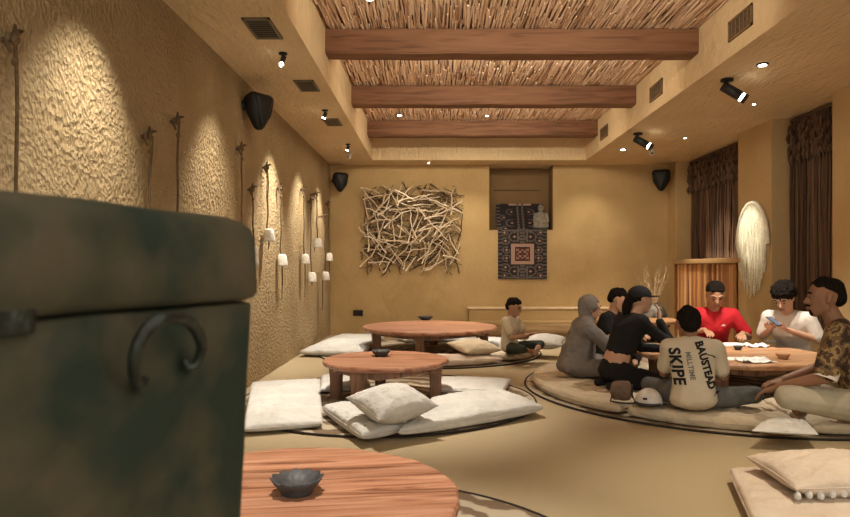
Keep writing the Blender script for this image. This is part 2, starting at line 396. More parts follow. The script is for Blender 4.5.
# brown macrame curtains
def curtain(y0, y1, z0, z1, label, x=4.235, n=46):
    t = thing('macrame_curtain', (x, (y0 + y1) / 2, z0), label, 'curtain', 'brown corded curtains in the window bays')
    bm = bmesh.new(); W = y1 - y0
    for i in range(n):
        yy = -W / 2 + W * (i + 0.5) / n; pts = []; H = z1 - z0
        ph = rnd.uniform(0, 6)
        for k in range(13):
            q = k / 12
            pts.append((0.022 * math.sin(i * 0.9) + 0.008 * math.sin(q * 9 + ph), yy + 0.010 * math.sin(q * 7 + ph), H * q))
        tube(bm, pts, W / n * 0.46, 6)
    o = obj('cords', bm, M['cord'], t, True); o['kind'] = 'stuff'
    for row in range(4):
        bm = bmesh.new()
        for i in range(int(n * 1.0)):
            yy = -W / 2 + W * (i + 0.5) / n + rnd.uniform(-.01, .01); zt = z1 - z0 - 0.04 - row * 0.11 - 0.06 * abs(math.sin(i * 0.55 + row))
            tube(bm, [(-0.045, yy, zt), (-0.06, yy + rnd.uniform(-.02, .02), zt - 0.05), (-0.05, yy + rnd.uniform(-.02, .02), zt - 0.12)], [0.014, 0.02, 0.006], 5)
        obj('knotted_valance', bm, M['cord'], t, True)
    bm = bmesh.new(); tube(bm, [(-0.01, -W / 2, z1 - z0 - 0.01), (-0.01, W / 2, z1 - z0 - 0.01)], 0.02, 8); obj('rod', bm, M['peg'], t)
curtain(8.5, 10.58, 1.30, 2.9, 'brown corded curtain with knotted top above the bamboo screen', n=60)
curtain(6.48, 7.58, 0.45, 2.9, 'brown corded curtain hanging in the nearer bay by the man in camouflage', n=34)

# back bench
bm = bmesh.new(); box(bm, 0.57, 3.1, 10.72, 11.0, 0, 0.455, 0.02); struct('trim_5', bm, M['wall_back'])
bm = bmesh.new(); box(bm, 0.55, 3.12, 10.70, 10.995, 0.457, 0.49, 0.012)
tag(obj('bench_ledge', bm, mat('pale_ledge', (.80, .64, .44), .7, (.7, .54, .35), 9)), 'pale wooden ledge board along the foot of the back wall', 'ledge')
bm = bmesh.new()
tube(bm, [(0.55 + 2.5 * i / 14, 10.42 + .012 * math.sin(i), 0.12 + .008 * math.sin(i * 1.7)) for i in range(15)], [0.112 + .006 * math.sin(i * 2.1) for i in range(15)], 16)
bm2 = bmesh.new(); box(bm2, 0.56, 3.1, 10.56, 10.715, 0, 0.27, .01); struct('trim_6', bm2, M['wall_right'])
tag(obj('bench_log', bm, wood('log_wood', (.27, .17, .085), (.36, .24, .12), (.15, .09, .045), 0, rough=.8), None, True), 'round log lying along the front of the back wall ledge', 'log')

# ------------------------------------------------------------------ textile runner in the niche (cells of colour)
TC = [mat('textile_black', (0.028, 0.02, 0.022), 0.95), mat('textile_grey', (0.11, 0.10, 0.095), 0.95), mat('textile_pink', (0.36, 0.24, 0.19), 0.95), mat('textile_red', (0.13, 0.035, 0.028), 0.95)]
def textile_upper(i, j, n, mrows):
    x = abs(i - (n - 1) / 2); y = (mrows - 1 - j)
    if 1 < x < 3.5: return 1 if y % 5 else 0
    if x < 12 and y < 3: return 2
    if x > 20: return 1 if (y // 2) % 3 == 0 else 0
    for (cx, cy, r) in ((9, 14, 5), (9, 34, 6), (17, 24, 4), (16, 44, 4), (8, 52, 4)):
        d = math.hypot(x - cx, y - cy)
        if abs(d - r) < .75 and x > cx - 2: return 1
        if d < 1.3: return 2
    return 0
def textile_cell(i, j, n, mrows):
    x = abs(i - (n - 1) / 2); y = abs(j - (mrows - 1) / 2); c = max(x, y * 0.95)
    if c < 2: return 3
    if c < 8:
        if c > 6: return 0
        return 2 if (int(x + y) % 5 in (0,) or abs(x - y) < 1) else (3 if c > 4 else 0)
    if c < 11.5: return 2
    if c < 12.5: return 0
    if x < 2.5 and y > 12: return 1 if int(y) % 4 else 0
    if x > 20: return 1 if (int(y * 0.7) % 3 == 0) else 0
    # curls
    for (cx, cy, r) in ((8, 21, 5.5), (17, 16, 3.8), (16, 5, 3.6), (18, 26, 3.2)):
        d = math.hypot(x - cx, y - cy)
        if abs(d - r) < 0.75 and not (x < cx - 1 and y > cy): return 1
        if d < 1.2: return 2
    if abs(y - 28.5) < 0.6: return 1
    if abs(x - 4.5) < 0.6 and y > 14: return 1
    return 0
def textile(parent, name, n, rows, w_, pathf, loc, cell=textile_cell):
    bm = bmesh.new(); V = {}
    for j in range(rows + 1):
        py_, pz_ = pathf(j / rows)
        for i in range(n + 1):
            for s in (0, 1):
                V[i, j, s] = bm.verts.new((-w_ / 2 + w_ * i / n, py_ + (0.008 if s else 0), pz_ + 0.0))
    for j in range(rows):
        for i in range(n):
            f = bm.faces.new((V[i, j, 0], V[i + 1, j, 0], V[i + 1, j + 1, 0], V[i, j + 1, 0])); f.material_index = cell(i, j, n, rows)
            bm.faces.new((V[i, j, 1], V[i, j + 1, 1], V[i + 1, j + 1, 1], V[i + 1, j, 1]))
    for j in range(rows):
        for i in (0, n): bm.faces.new((V[i, j, 0], V[i, j + 1, 0], V[i, j + 1, 1], V[i, j, 1]))
    return obj(name, bm, TC, parent)
tx = thing('woven_textile', (1.50, YB - 0.03, 0.96), 'dark patterned woven cloth hanging out of the back wall niche', 'textile')
textile(tx, 'hanging_panel', 49, 61, 0.84, lambda q: (0.0, 0.86 * q), None)
textile(tx, 'upper_panel', 49, 61, 0.84, lambda q: (0.03 + 0.33 * min(1, q * 1.2), 0.862 + 0.0 + (max(0, q - .25)) * 0.62), None, textile_upper)
# small stone figure in niche
fg = thing('stone_figure', (1.84, YB + 0.12, NZ + 0.012), 'small pale seated stone figure standing in the wall niche', 'figurine')
bm = bmesh.new(); hull(bm, [((0, 0, .05), (.15, .09, .045)), ((0, 0, .16), (.12, .075, .05))]); hull(bm, [((0, 0, .16), (.11, .07, .05)), ((0, 0, .29), (.075, .055, .03))])
for s in (-1, 1): cap(bm, (.1 * s, 0, .27), .03, (.12 * s, -.03, .14), .025); cap(bm, (.12 * s, -.03, .14), .025, (.04 * s, -.08, .12), .022)
obj('body', remesh(bm, .01), M['stone'], fg, True)
bm = bmesh.new(); ell(bm, (0, 0, .37), (.055, .06, .07)); hull(bm, [((0, -.058, .365), .009), ((0, -.05, .39), .006)]); obj('head', remesh(bm, .007), M['stone'], fg, True)
# shelf bracket line at niche top
bm = bmesh.new(); tube(bm, [(1.05, YB + .37, 2.53), (1.87, YB + .37, 2.53)], .008, 6); tag(obj('niche_rod', bm, M['rope']), 'thin dark rod across the back of the wall niche', 'rod')

# ------------------------------------------------------------------ twig wall art
tw = thing('twig_wall_art', (U(412, 10.9), YB - 0.1, Z(228, 10.9)), 'large tangled panel of bare pale twigs on the back wall', 'wall art')
def twig(bm, big, idx=None, y0=-.17, y1=.055):
    gi = int(rnd.random() * 100) if idx is None else idx
    x = -.78 + 1.56 * ((gi % 11) + rnd.random()) / 11; z = -.64 + 1.28 * (((gi * 7) % 9) + rnd.random()) / 9; ln = rnd.uniform(.35, .72) if big else rnd.uniform(.22, .5)
    a = rnd.gauss(0, 0.5) + (0.05 if rnd.random() < .62 else 1.0 * rnd.choice((-1, 1)))
    if abs(x) > .62 and rnd.random() < .6: a += PI / 2
    r = rnd.uniform(.008, .013) if big else rnd.uniform(.005, .008); yy = rnd.uniform(y0, y1) if y0 > -.1 else rnd.uniform(y0, y1); pts = []
    cv = rnd.uniform(-.7, .7); n = 7; lx = rnd.uniform(.80, .95); lz = rnd.uniform(.68, .80)
    px = x - math.cos(a) * ln / 2; pz = z - math.sin(a) * ln / 2
    for i in range(n):
        pts.append(((px if abs(px) < lx else lx * px / abs(px) + .25 * (px - lx * px / abs(px))), yy + rnd.uniform(-.008, .008), (pz if abs(pz) < lz else lz * pz / abs(pz) + .2 * (pz - lz * pz / abs(pz))))); a2 = a + cv * (i / n - .5) + rnd.uniform(-.25, .25)
        px += math.cos(a2) * ln / n; pz += math.sin(a2) * ln / n
    tube(bm, pts, [1.1 * r * (1.1 - .6 * i / n) for i in range(n)], 5)
for i in range(99):
    bm = bmesh.new(); twig(bm, True, i, -.19, -.02); obj('twig', bm, M['twigo'], tw, True)
bm = bmesh.new()
for i in range(260): twig(bm, i % 2 == 0, i, 0.0, .07)
o = obj('fine_twigs', bm, M['twig_shade'], tw, True); o['kind'] = 'stuff'; tag(o, 'rear twigs coloured dark for the shade in the gaps of the tangle')

# ------------------------------------------------------------------ ropes and bells on the left wall
XW = XL
ROPES = [  # px, top y, bell y (or None), tail end y, label
 (15, 40, None, 470, 'long dark rope on a gnarled peg, nearest to the green chest'),
 (150, 137, None, 300, 'looped rope on a bent peg, leftmost of the two ropes just above the chest lid'),
 (178, 122, None, 290, 'straight rope on a knobbed peg, right of the looped rope above the chest lid'),
 (242, 149, None, 262, 'thin rope on a peg under the big wall speaker'),
 (253, 190, 256, 280, 'narrow white bell on a rope half hidden by the chest edge'),
 (267.5, 168, 235, 249, 'white clay bell highest of the wall bells, on a dark knotted rope'),
 (281, 189, 260, 300, 'white clay bell on a single rope, second fully visible from the left'),
 (304, 190, 259, 298, 'white clay bell on a rope bent over a peg, middle of the wall bells'),
 (311, 202, 277, 285, 'white clay bell hanging lowest in the farther cluster'),
 (317, 195, 243, 252, 'white clay bell hanging highest in the farther cluster'),
 (328.5, 204, 257, 275, 'white clay bell beside the far corner, upper of the last two'),
 (325, 217, 276, 310, 'white clay bell beside the far corner, lower of the last two')]
def bell_mesh(r, h):
    bm = bmesh.new()
    lathe(bm, [(0.006, h), (r * .55, h * .98), (r * .8, h * .85), (r * .9, h * .5), (r, h * .12), (r * 1.02, 0), (r * .9, 0), (r * .75, h * .5), (r * .4, h * .8)], 20,
          lambda a, rr, z: 1 + .05 * math.sin(3 * a + z * 30))
    bmesh.ops.recalc_face_normals(bm, faces=bm.faces)
    return bm
for i, (px, ty, by, ey, lab) in enumerate(ROPES):
    off = 0.055 + (0.05 if i in (9, 11) else 0)
    d = F * (-XW - off) / (VX - px); x = XW; top = Z(ty, d)
    t = thing('hanging_bell' if by else 'hanging_rope', (x, d, top), lab, 'bell' if by else 'rope', 'ropes and clay bells hung along the left wall')
    bm = bmesh.new()
    tube(bm, [(0.0, 0, 0.0), (off * .6, .01, .01), (off + .02, .0, .035), (off + .045, -.015, .03)], [.012, .014, .010, .005], 8)
    tube(bm, [(off * .5, .0, .0), (off * .8, .02, .04), (off * .9, .01, .07)], [.012, .011, .005], 7)
    tube(bm, [(off * .5, .0, .02), (off * .7, -.03, -.02), (off * .9, -.02, -.06)], [.012, .01, .005], 7)
    obj('peg', bm, M['peg'], t, True)
    zb = (Z(by, d) - top) if by else (Z(ey, d) - top)
    # rope
    bm = bmesh.new()
    for s in ((-1, 1) if i in (1, 5, 7) else (0,)):
        n = 16; L_ = -zb if by else -zb
        tube(bm, [(off + .004 * math.sin(k * .8 + i), s * .016 + .012 * math.sin(k * .33 + i + s), .012 - (L_ - .03) * k / n) for k in range(n + 1)], .0055 if s else .0075, 6)
    ell(bm, (off, 0, 0.0), (.018, .018, .022), None, 2); ell(bm, (off, 0, -.09), (.014, .014, .02), None, 2)
    obj('rope', bm, M['rope'], t, True)
    if by:
        h = 0.135 if i != 4 else .2; r = 0.062 if i != 4 else .045
        o = obj('bell', bell_mesh(r, h), M['bell'], t, True, (off + .01, 0, zb - h / 2)); 
        o.location.x = max(off + .01, r * 1.1)
        te = Z(ey, d) - top
        bm = bmesh.new(); tube(bm, [(r * 1.1, 0, zb - h * .3), (r * 1.1, .012, (zb + te) / 2 - .03), (r * 1.1, -.01, te)], [.007, .008, .005], 6); obj('clapper_cord', bm, M['rope'], t, True)

# ------------------------------------------------------------------ speakers, vents, lamps, outlet
def speaker(loc, rz, h, label, wallside):
    t = thing('wall_speaker', loc, label, 'speaker', 'black wall speakers', rz)
    bm = bmesh.new()   # egg-like front tapering to bottom
    k = h / .4
    hull(bm, [((-.095 * k, .0, .12 * k), .055 * k), ((.095 * k, 0, .12 * k), .055 * k), ((-.07 * k, .07 * k, .10 * k), .07 * k), ((.07 * k, .07 * k, .10 * k), .07 * k), ((0, .03, -.13 * k), .06 * k), ((0, .12 * k, .06 * k), .08 * k), ((-.06 * k, .03 * k, 0), .08 * k), ((.06 * k, .03 * k, 0), .08 * k)])
    b2 = remesh(bm, .012, 4); obj('cabinet', b2, M['spk'], t, True)
    bm = bmesh.new(); hull(bm, [((-.08 * k, -.04 * k, .12 * k), .03), ((.08 * k, -.04 * k, .12 * k), .03), ((0, -.02, -.13 * k), .03)])
    obj('grille', bm, M['blackm'], t, True)
    bm = bmesh.new(); tube(bm, [(0, .13 * h / .4, .04), wallside], .022, 10); q = Vector(wallside)
    ell(bm, q, (.05, .05, .05), None, 2); obj('bracket', bm, M['blackm'], t, True)
d = 6.0
speaker((U(261, d), d, Z(111, d)), math.radians(55), .38, 'largest black speaker, mounted high on the left wall', (-.10, .13, .05))
d = 10.6
speaker((U(340, d) , d + .1, Z(181, d)), math.radians(30), .36, 'black speaker high in the far left corner', (-.04, .20, .04))
speaker((U(665, d) - .03, d + .1, Z(179, d)), math.radians(-28), .40, 'black speaker high in the far right corner', (.05, .19, .04))
# cctv domes
def camera_dome(loc, label):
    t = thing('security_camera', loc, label, 'camera', 'small white ceiling cameras')
    bm = bmesh.new(); lathe(bm, [(.045, 0), (.045, -.03), (.03, -.035)], 20); bmesh.ops.recalc_face_normals(bm, faces=bm.faces); obj('base', bm, M['plaster_pale'], t, True)
    bm = bmesh.new(); ell(bm, (0, 0, -.05), (.035, .035, .035)); obj('dome', bm, M['plaster_pale'], t, True)
    bm = bmesh.new(); ell(bm, (-.008, -.028, -.055), (.014, .012, .014)); obj('lens', bm, M['blackm'], t, True)
camera_dome((U(652, 9.6), 9.6, ZC), 'small white camera on the soffit beside the far right speaker')
camera_dome((U(349, 9.9), 9.9, ZC), 'small white camera on the soffit beside the far left speaker')

def vent(loc, sx, sy, label, rot=(0, 0, 0), n=9, grp='ceiling vents in the left soffit', mf='vent', mb='ventd'):
    t = thing('air_vent', loc, label, 'vent', grp); t.rotation_euler = rot
    bm = bmesh.new(); box(bm, -sx / 2, sx / 2, -sy / 2, sy / 2, -.004, 0); obj('backing', bm, M[mb], t)
    bm = bmesh.new()
    for a in ((-sx / 2, -sx / 2 + .018, -sy / 2, sy / 2), (sx / 2 - .018, sx / 2, -sy / 2, sy / 2), (-sx / 2, sx / 2, -sy / 2, -sy / 2 + .018), (-sx / 2, sx / 2, sy / 2 - .018, sy / 2)):
        box(bm, *a, -.014, -.002)
    obj('frame', bm, M[mf], t)
    bm = bmesh.new(); box(bm, -sx / 2 + .018, sx / 2 - .018, -.006, .006, -.012, -.006)
    s0 = obj('slat', bm, M[mf], t); 
    for k in range(n):
        c = s0 if k == 0 else s0.copy()
        if k: COL.objects.link(c); c.parent = t
        c.location = (0, -sy / 2 + sy * (k + 1) / (n + 1), 0); c.rotation_euler = (0.5, 0, 0)
vent((-1.27, 4.72, ZC), .20, .40, 'slatted air vent in the left soffit, nearest and largest')
vent((-1.24, 6.2, ZC), .19, .36, 'slatted air vent in the left soffit, middle one')
vent((-1.24, 7.75, ZC), .19, .36, 'slatted air vent in the left soffit, farthest one')
for yy, lab in ((5.18, 'recessed vent in the right tray side in front of the nearest beam'), (7.15, 'recessed vent in the right tray side between first and second beam'), (9.35, 'recessed vent in the right tray side by the farthest beam')):
    vent((TX1, yy, 3.13), .17, .40, lab, (0, PI / 2, 0), 5, 'vents in the right side of the ceiling tray', 'niche', 'peg')

def downlight(x, y, z, label, s=1.0, grp='small round downlights'):
    t = thing('downlight', (x, y, z), label, 'ceiling light', grp); t.scale = (s, s, s)
    bm = bmesh.new(); lathe(bm, [(.036, 0), (.05, 0), (.05, -.008), (.036, -.012)], 24)
    bmesh.ops.recalc_face_normals(bm, faces=bm.faces); obj('rim', bm, M['blackm'], t, True)
    bm = bmesh.new(); lathe(bm, [(.033, -.0125), (.033, -.0155)], 20); bmesh.ops.recalc_face_normals(bm, faces=bm.faces); obj('lamp_glass', bm, M['lampglow'], t)
downlight(2.84, 5.55, ZC, 'round downlight right of the nearer track spotlight', 1.0)
downlight(2.79, 9.5, ZC, 'round downlight left of the farther track spotlight', 1.0)
downlight(U(685, 8.7), 8.7, ZC, 'tiny downlight on the right soffit near the far window bay', .5)
downlight(U(754, 6.9), 6.9, ZC, 'tiny downlight on the right soffit beside the nearer track spotlight', .5)
downlight(-.52, 9.35, 3.39, 'round downlight in the reeds before the farthest beam on the left', .9)
downlight(-.54, 5.3, 3.39, 'round downlight in the reeds at the top edge of the view', .9)
downlight(U(429, 10.75), 10.75, ZC, 'tiny downlight over the middle of the back wall', .5)
downlight(U(487, 9.4), 9.4, 3.39, 'faint small downlight in the reeds before the farthest beam at centre', .6)
def trackhead(mx, my, tgt, s, label, grp, roty=None, r=.04, ln=.17):
    t = thing('track_spotlight', (mx, my, ZC), label, 'spotlight', grp); t.scale = (s, s, s)
    bm = bmesh.new(); lathe(bm, [(.05, 0), (.05, -.018), (.02, -.022)], 20); bmesh.ops.recalc_face_normals(bm, faces=bm.faces); obj('mount', bm, M['blackm'], t, True)
    bm = bmesh.new(); tube(bm, [(0, 0, -.018), (0, 0, -.065)], .012, 8); obj('stem', bm, M['blackm'], t, True)
    d = (Vector(tgt) - Vector((mx, my, ZC - .07))).normalized(); p0 = Vector((0, 0, -.075)) - d * .04
    bm = bmesh.new(); tube(bm, [p0, p0 + d * ln], r, 18); obj('barrel', bm, M['blackm'], t, True)
    bm = bmesh.new(); tube(bm, [p0 + d * ln, p0 + d * (ln + .02)], r * .85, 18); obj('lamp_glass', bm, M['lampglow'], t, True)
    bm = bmesh.new(); tube(bm, [p0 + d * (ln + .02), p0 + d * (ln + .045)], r, 18); obj('snoot_ring', bm, M['blackm'], t, True)
trackhead(U(727, 6.0), 6.0, (3.4, 5.7, 2.3), 1.15, 'large black spotlight on the right soffit, aimed at the diners', 'black track spotlights on the right soffit')
trackhead(U(638, 8.4), 8.4, (3.4, 8.0, 2.3), 1.2, 'smaller black spotlight on the right soffit, aimed at the white wall hanging', 'black track spotlights on the right soffit')
for px, py, lab in ((283, 53, 'tiny black spotlight on the left soffit between the first two vents'), (325, 110, 'tiny black spotlight on the left soffit next to the farthest vent'), (348, 144, 'tiny black spotlight at the far end of the left soffit')):
    d = F * 1.77 / (VY - py); trackhead(U(px, d), d, (XL, d, 1.3), .7, lab, 'tiny spotlights washing the left wall', ln=.09, r=.03)
# outlet on back wall
t = thing('wall_outlet', (U(358, 10.98), YB, Z(313, 10.98)), 'black double wall outlet low on the back wall', 'outlet')
bm = bmesh.new(); box(bm, -.085, .085, -.015, 0, -.05, .05, .006); obj('plate', bm, M['blackm'], t)
for s in (-1, 1):
    bm = bmesh.new(); box(bm, s * .04 - .028, s * .04 + .028, -.019, -.014, -.028, .028, .002); obj('socket', bm, M['spk'], t)

# ------------------------------------------------------------------ white fringe wall hanging on the pier
wh = thing('fringe_wall_hanging', (XR - .03, 8.02, 1.42), 'tall oval white corded wall hanging on the pier between the bays', 'wall hanging')
bm = bmesh.new()
OA, OB = .39, .53
tube(bm, [(0, OA * math.cos(a), .02 + OB * math.sin(a)) for a in [PI * k / 32 for k in range(33)]], .022, 8); obj('hoop', bm, M['white_cord'], wh, True)
bm = bmesh.new()
for i in range(46):
    q = -1 + 2 * (i + .5) / 46; yy = OA * q; zt = .02 + OB * math.sqrt(max(0, 1 - q * q)); zb = -.02 - (.56 * math.sqrt(max(0, 1 - q * q)) + .05) * rnd.uniform(.72, 1.06)
    n = 9; ph = rnd.uniform(0, 6)
    tube(bm, [(.0 - .018 * math.sin(PI * k / n) + .004 * math.sin(k + ph), yy * (1 - .12 * (k / n) ** 2) + .005 * math.sin(k * 1.3 + ph), zt + (zb - zt) * k / n) for k in range(n + 1)], [.0088 - .004 * k / n for k in range(n + 1)], 5)
o = obj('fringe', bm, M['white_cord'], wh, True); o['kind'] = 'stuff'
bm = bmesh.new(); n = 40
prism(bm, [(OA * .97 * math.cos(PI * k / n), .02 + OB * .97 * math.sin(PI * k / n)) for k in range(n + 1)], 0, .008)
for v in bm.verts: v.co = Vector((.015 - v.co.z, v.co.x, v.co.y))
bmesh.ops.recalc_face_normals(bm, faces=bm.faces); obj('woven_panel', bm, M['linen2'], wh)

# ------------------------------------------------------------------ pot with branches in the far right corner
pt = thing('floor_vase', (3.44, 10.1, 0), 'squat dark vase with dry bare branches in the far right corner', 'vase')
def potmat():
    m = mat('vase_pattern', (0.05, 0.045, 0.04), 0.6, (0.20, 0.19, 0.17), 9, stretch=(1, 1, .4), lo=.45, hi=.6); return m
bm = bmesh.new(); lathe(bm, [(.11, 0), (.13, .05), (.16, .2), (.22, .36), (.225, .43), (.15, .54), (.10, .57), (.11, .60), (.085, .595), (.08, .55)], 32); bmesh.ops.recalc_face_normals(bm, faces=bm.faces); obj('pot', bm, potmat(), pt, True)
for i in range(18):
    a = rnd.uniform(0, 2 * PI); sp = rnd.uniform(.05, .30); h = rnd.uniform(.4, .8); pts = []
    for k in range(7):
        q = k / 6; pts.append((.03 * math.cos(a) + math.cos(a) * sp * q ** 1.3 + rnd.uniform(-.012, .012), .03 * math.sin(a) + math.sin(a) * sp * q ** 1.3 + rnd.uniform(-.012, .012), .5 + h * q))
    bm = bmesh.new(); tube(bm, pts, [.0035 * (1.2 - q / 7) for q in range(7)], 5)
    for k in (2, 3, 4, 5):
        p = Vector(pts[k]); tube(bm, [p, p + Vector((rnd.uniform(-.09, .09), rnd.uniform(-.06, .06), rnd.uniform(.06, .14)))], [.003, .0015], 4)
    obj('branch', bm, M['twig'], pt, True)

# ------------------------------------------------------------------ rugs
def rug(c, r, label, clampx=None):
    t = thing('round_rug', (c[0], c[1], 0), label, 'rug', 'round rugs under the low tables')
    n = 96; pts = [(r * math.cos(2 * PI * k / n), r * math.sin(2 * PI * k / n)) for k in range(n)]
    if clampx: pts = [(min(x_, clampx[1] - c[0]) if clampx[1] else x_, y_) for x_, y_ in pts]; pts = [(max(x_, clampx[0] - c[0]) if clampx[0] else x_, y_) for x_, y_ in pts]
    bm = bmesh.new(); prism(bm, pts, .001, .012); obj('pile', bm, M['rug'], t)
    bm = bmesh.new(); tube(bm, [(x_, y_, .010) for x_, y_ in pts] + [(pts[0][0], pts[0][1], .010)], .009, 6); obj('binding', bm, M['trimd'], t)
TM, TF, TB, TN, TR = (-.43, 5.58), (-.07, 8.75), (2.77, 6.02), (-.52, 2.22), (3.0, 9.75)
rug((TM[0] + .02, TM[1] + .02), 1.28, 'round patterned rug under the middle low table on the left', (-1.78, None))
rug(TF, 1.50, 'round patterned rug under the far low table', (-1.78, None))
rug((2.75, 6.12), 1.87, 'largest round rug, under the table of the seated group', (None, 3.97))
rug((TN[0] + .05, TN[1]), 1.2, 'round patterned rug under the nearest low table')
rug((2.15, 2.0), .99, 'round rug under the cushions in the bottom right corner')

# ------------------------------------------------------------------ low tables
def table(name, c, r, h, label, m, ml, legs, apron=True, rz=0, th=.05, grp='round low wooden tables'):
    t = thing(name, (c[0], c[1], .013), label, 'table', grp, rz); h -= .013
    bm = bmesh.new(); md = lambda a, rr, z: 1 + (.006 * math.sin(5 * a) + .004 * math.sin(11 * a + 1) + .004 * math.sin(23 * a) if rr > .2 else 0)
    lathe(bm, [(r * .96, h - th), (r * .99, h - th * .85), (r, h - th * .5), (r * .997, h - .012), (r * .985, h - .002), (r * .97, h)], 96, md)
    bmesh.ops.recalc_face_normals(bm, faces=bm.faces); obj('tabletop', bm, m, t)
    R = r * .80
    if apron:
        bm = bmesh.new(); n = 64; A = .055
        for k in range(n):
            pass
        ro, ri = R + .02, R - .03; V = []
        for k in range(n):
            a = 2 * PI * k / n; zb = h - th - A * (1.25 + .5 * abs(math.sin(2 * (a - legs[0]))) * -1)
            V.append([bm.verts.new((q * math.cos(a), q * math.sin(a), z_)) for q, z_ in ((ro, h - th + .002), (ro, zb), (ri, zb), (ri, h - th + .002))])
        for k in range(n):
            for j in range(4): bm.faces.new((V[k][j], V[(k + 1) % n][j], V[(k + 1) % n][(j + 1) % 4], V[k][(j + 1) % 4]))
        bmesh.ops.recalc_face_normals(bm, faces=bm.faces); obj('apron', bm, ml, t)
    for a in legs:
        bm = bmesh.new(); lw = .052 * (1.15 if r > .7 else 1)
        rings = []
        for (z_, s) in ((0, .86), (.02, .9), (h * .5, .95), (h - th + .001, 1.12)):
            rings.append([bm.verts.new((sx * lw * s, sy * lw * s, z_)) for sx, sy in ((-1, -1), (1, -1), (1, 1), (-1, 1))])
        for i in range(3):
            for j in range(4): bm.faces.new((rings[i][j], rings[i][(j + 1) % 4], rings[i + 1][(j + 1) % 4], rings[i + 1][j]))
        bm.faces.new(rings[0][::-1]); bm.faces.new(rings[-1]); 
        bmesh.ops.bevel(bm, geom=[e for e in bm.edges if abs(e.verts[0].co.z - e.verts[1].co.z) > .01], offset=.01, segments=2, affect='EDGES')
        o = obj('leg', bm, ml, t, False, (R * math.cos(a), R * math.sin(a), 0)); o.rotation_euler = (0, 0, a)
    return t
D = math.radians
TH = .36
table('low_table', TN, .61, TH, 'nearest round low wooden table with a scalloped dark bowl', M['table'], M['leg'], [D(45), D(135), D(225), D(315)], rz=D(8))
table('low_table', TM, .545, TH, 'middle round low table between the white cushions on the left', M['table'], M['leg'], [D(q) for q in (0, 105, 180, 248)], rz=D(-4), th=.045)
table('low_table', TF, .92, TH, 'widest far round low table in front of the back wall', M['table'], M['leg'], [D(q) for q in (-8, 80, 188, 255)], rz=D(6), th=.055)
table('low_table', TB, .83, TH, 'round low table the group of diners sits around', M['tablel'], M['leg'], [D(q) for q in (60, 140, 220, 288)], rz=D(20), th=.05)
table('low_table', TR, .66, TH + .02, 'far right low table partly hidden behind the woman in the black cap', M['tablel'], M['leg'], [D(q) for q in (45, 135, 215, 300)], rz=0)

# bowls
def bowl(c, z, r, h, label, scallop=0, m=None, grp='dark bowls on the low tables', rz=0):
    t = thing('bowl', (c[0], c[1], z), label, 'bowl', grp, rz)
    bm = bmesh.new()
    md = lambda a, rr, zz: 1 + (scallop * abs(math.sin(6 * a)) - scallop / 2) * (zz / h) ** 1.5 if zz > 0 else 1
    lathe(bm, [(r * .58, .0), (r * .62, .006), (r * .6, h * .2), (r * .84, h * .6), (r, h), (r * .94, h * 1.0), (r * .72, h * .62), (r * .4, h * .38), (.004, h * .34)], 72, md)
    if scallop:
        for v in bm.verts:
            if v.co.z > h * .9: v.co.z += .006 * abs(math.sin(6 * math.atan2(v.co.y, v.co.x))) - .003
    bmesh.ops.recalc_face_normals(bm, faces=bm.faces); obj('body', bm, m or M['bowl'], t, True)
bowl(P(297, 493, TH)[:2], TH, .090, .056, 'dark scalloped bowl on the nearest low table', .10)
bowl(P(381, 356, TH)[:2], TH, .088, .05, 'dark bowl on the middle low table', .05)
bowl(P(425.5, 320, TH)[:2], TH, .12, .055, 'dark bowl on the far wide low table', .05)
bowl((2.22, 5.80), TH, .085, .05, 'dark bowl on the diners\' table beside the woman in the cap', .0)
bowl(P(783, 359, TH)[:2], TH, .062, .05, 'small terracotta cup on the diners\' table in front of the white shirt', .0, M['terra'], 'cups on the diners\' table')
bowl(P(738, 350, TH)[:2], TH, .045, .04, 'small dark dish in the middle of the diners\' table', .0, None, 'cups on the diners\' table')

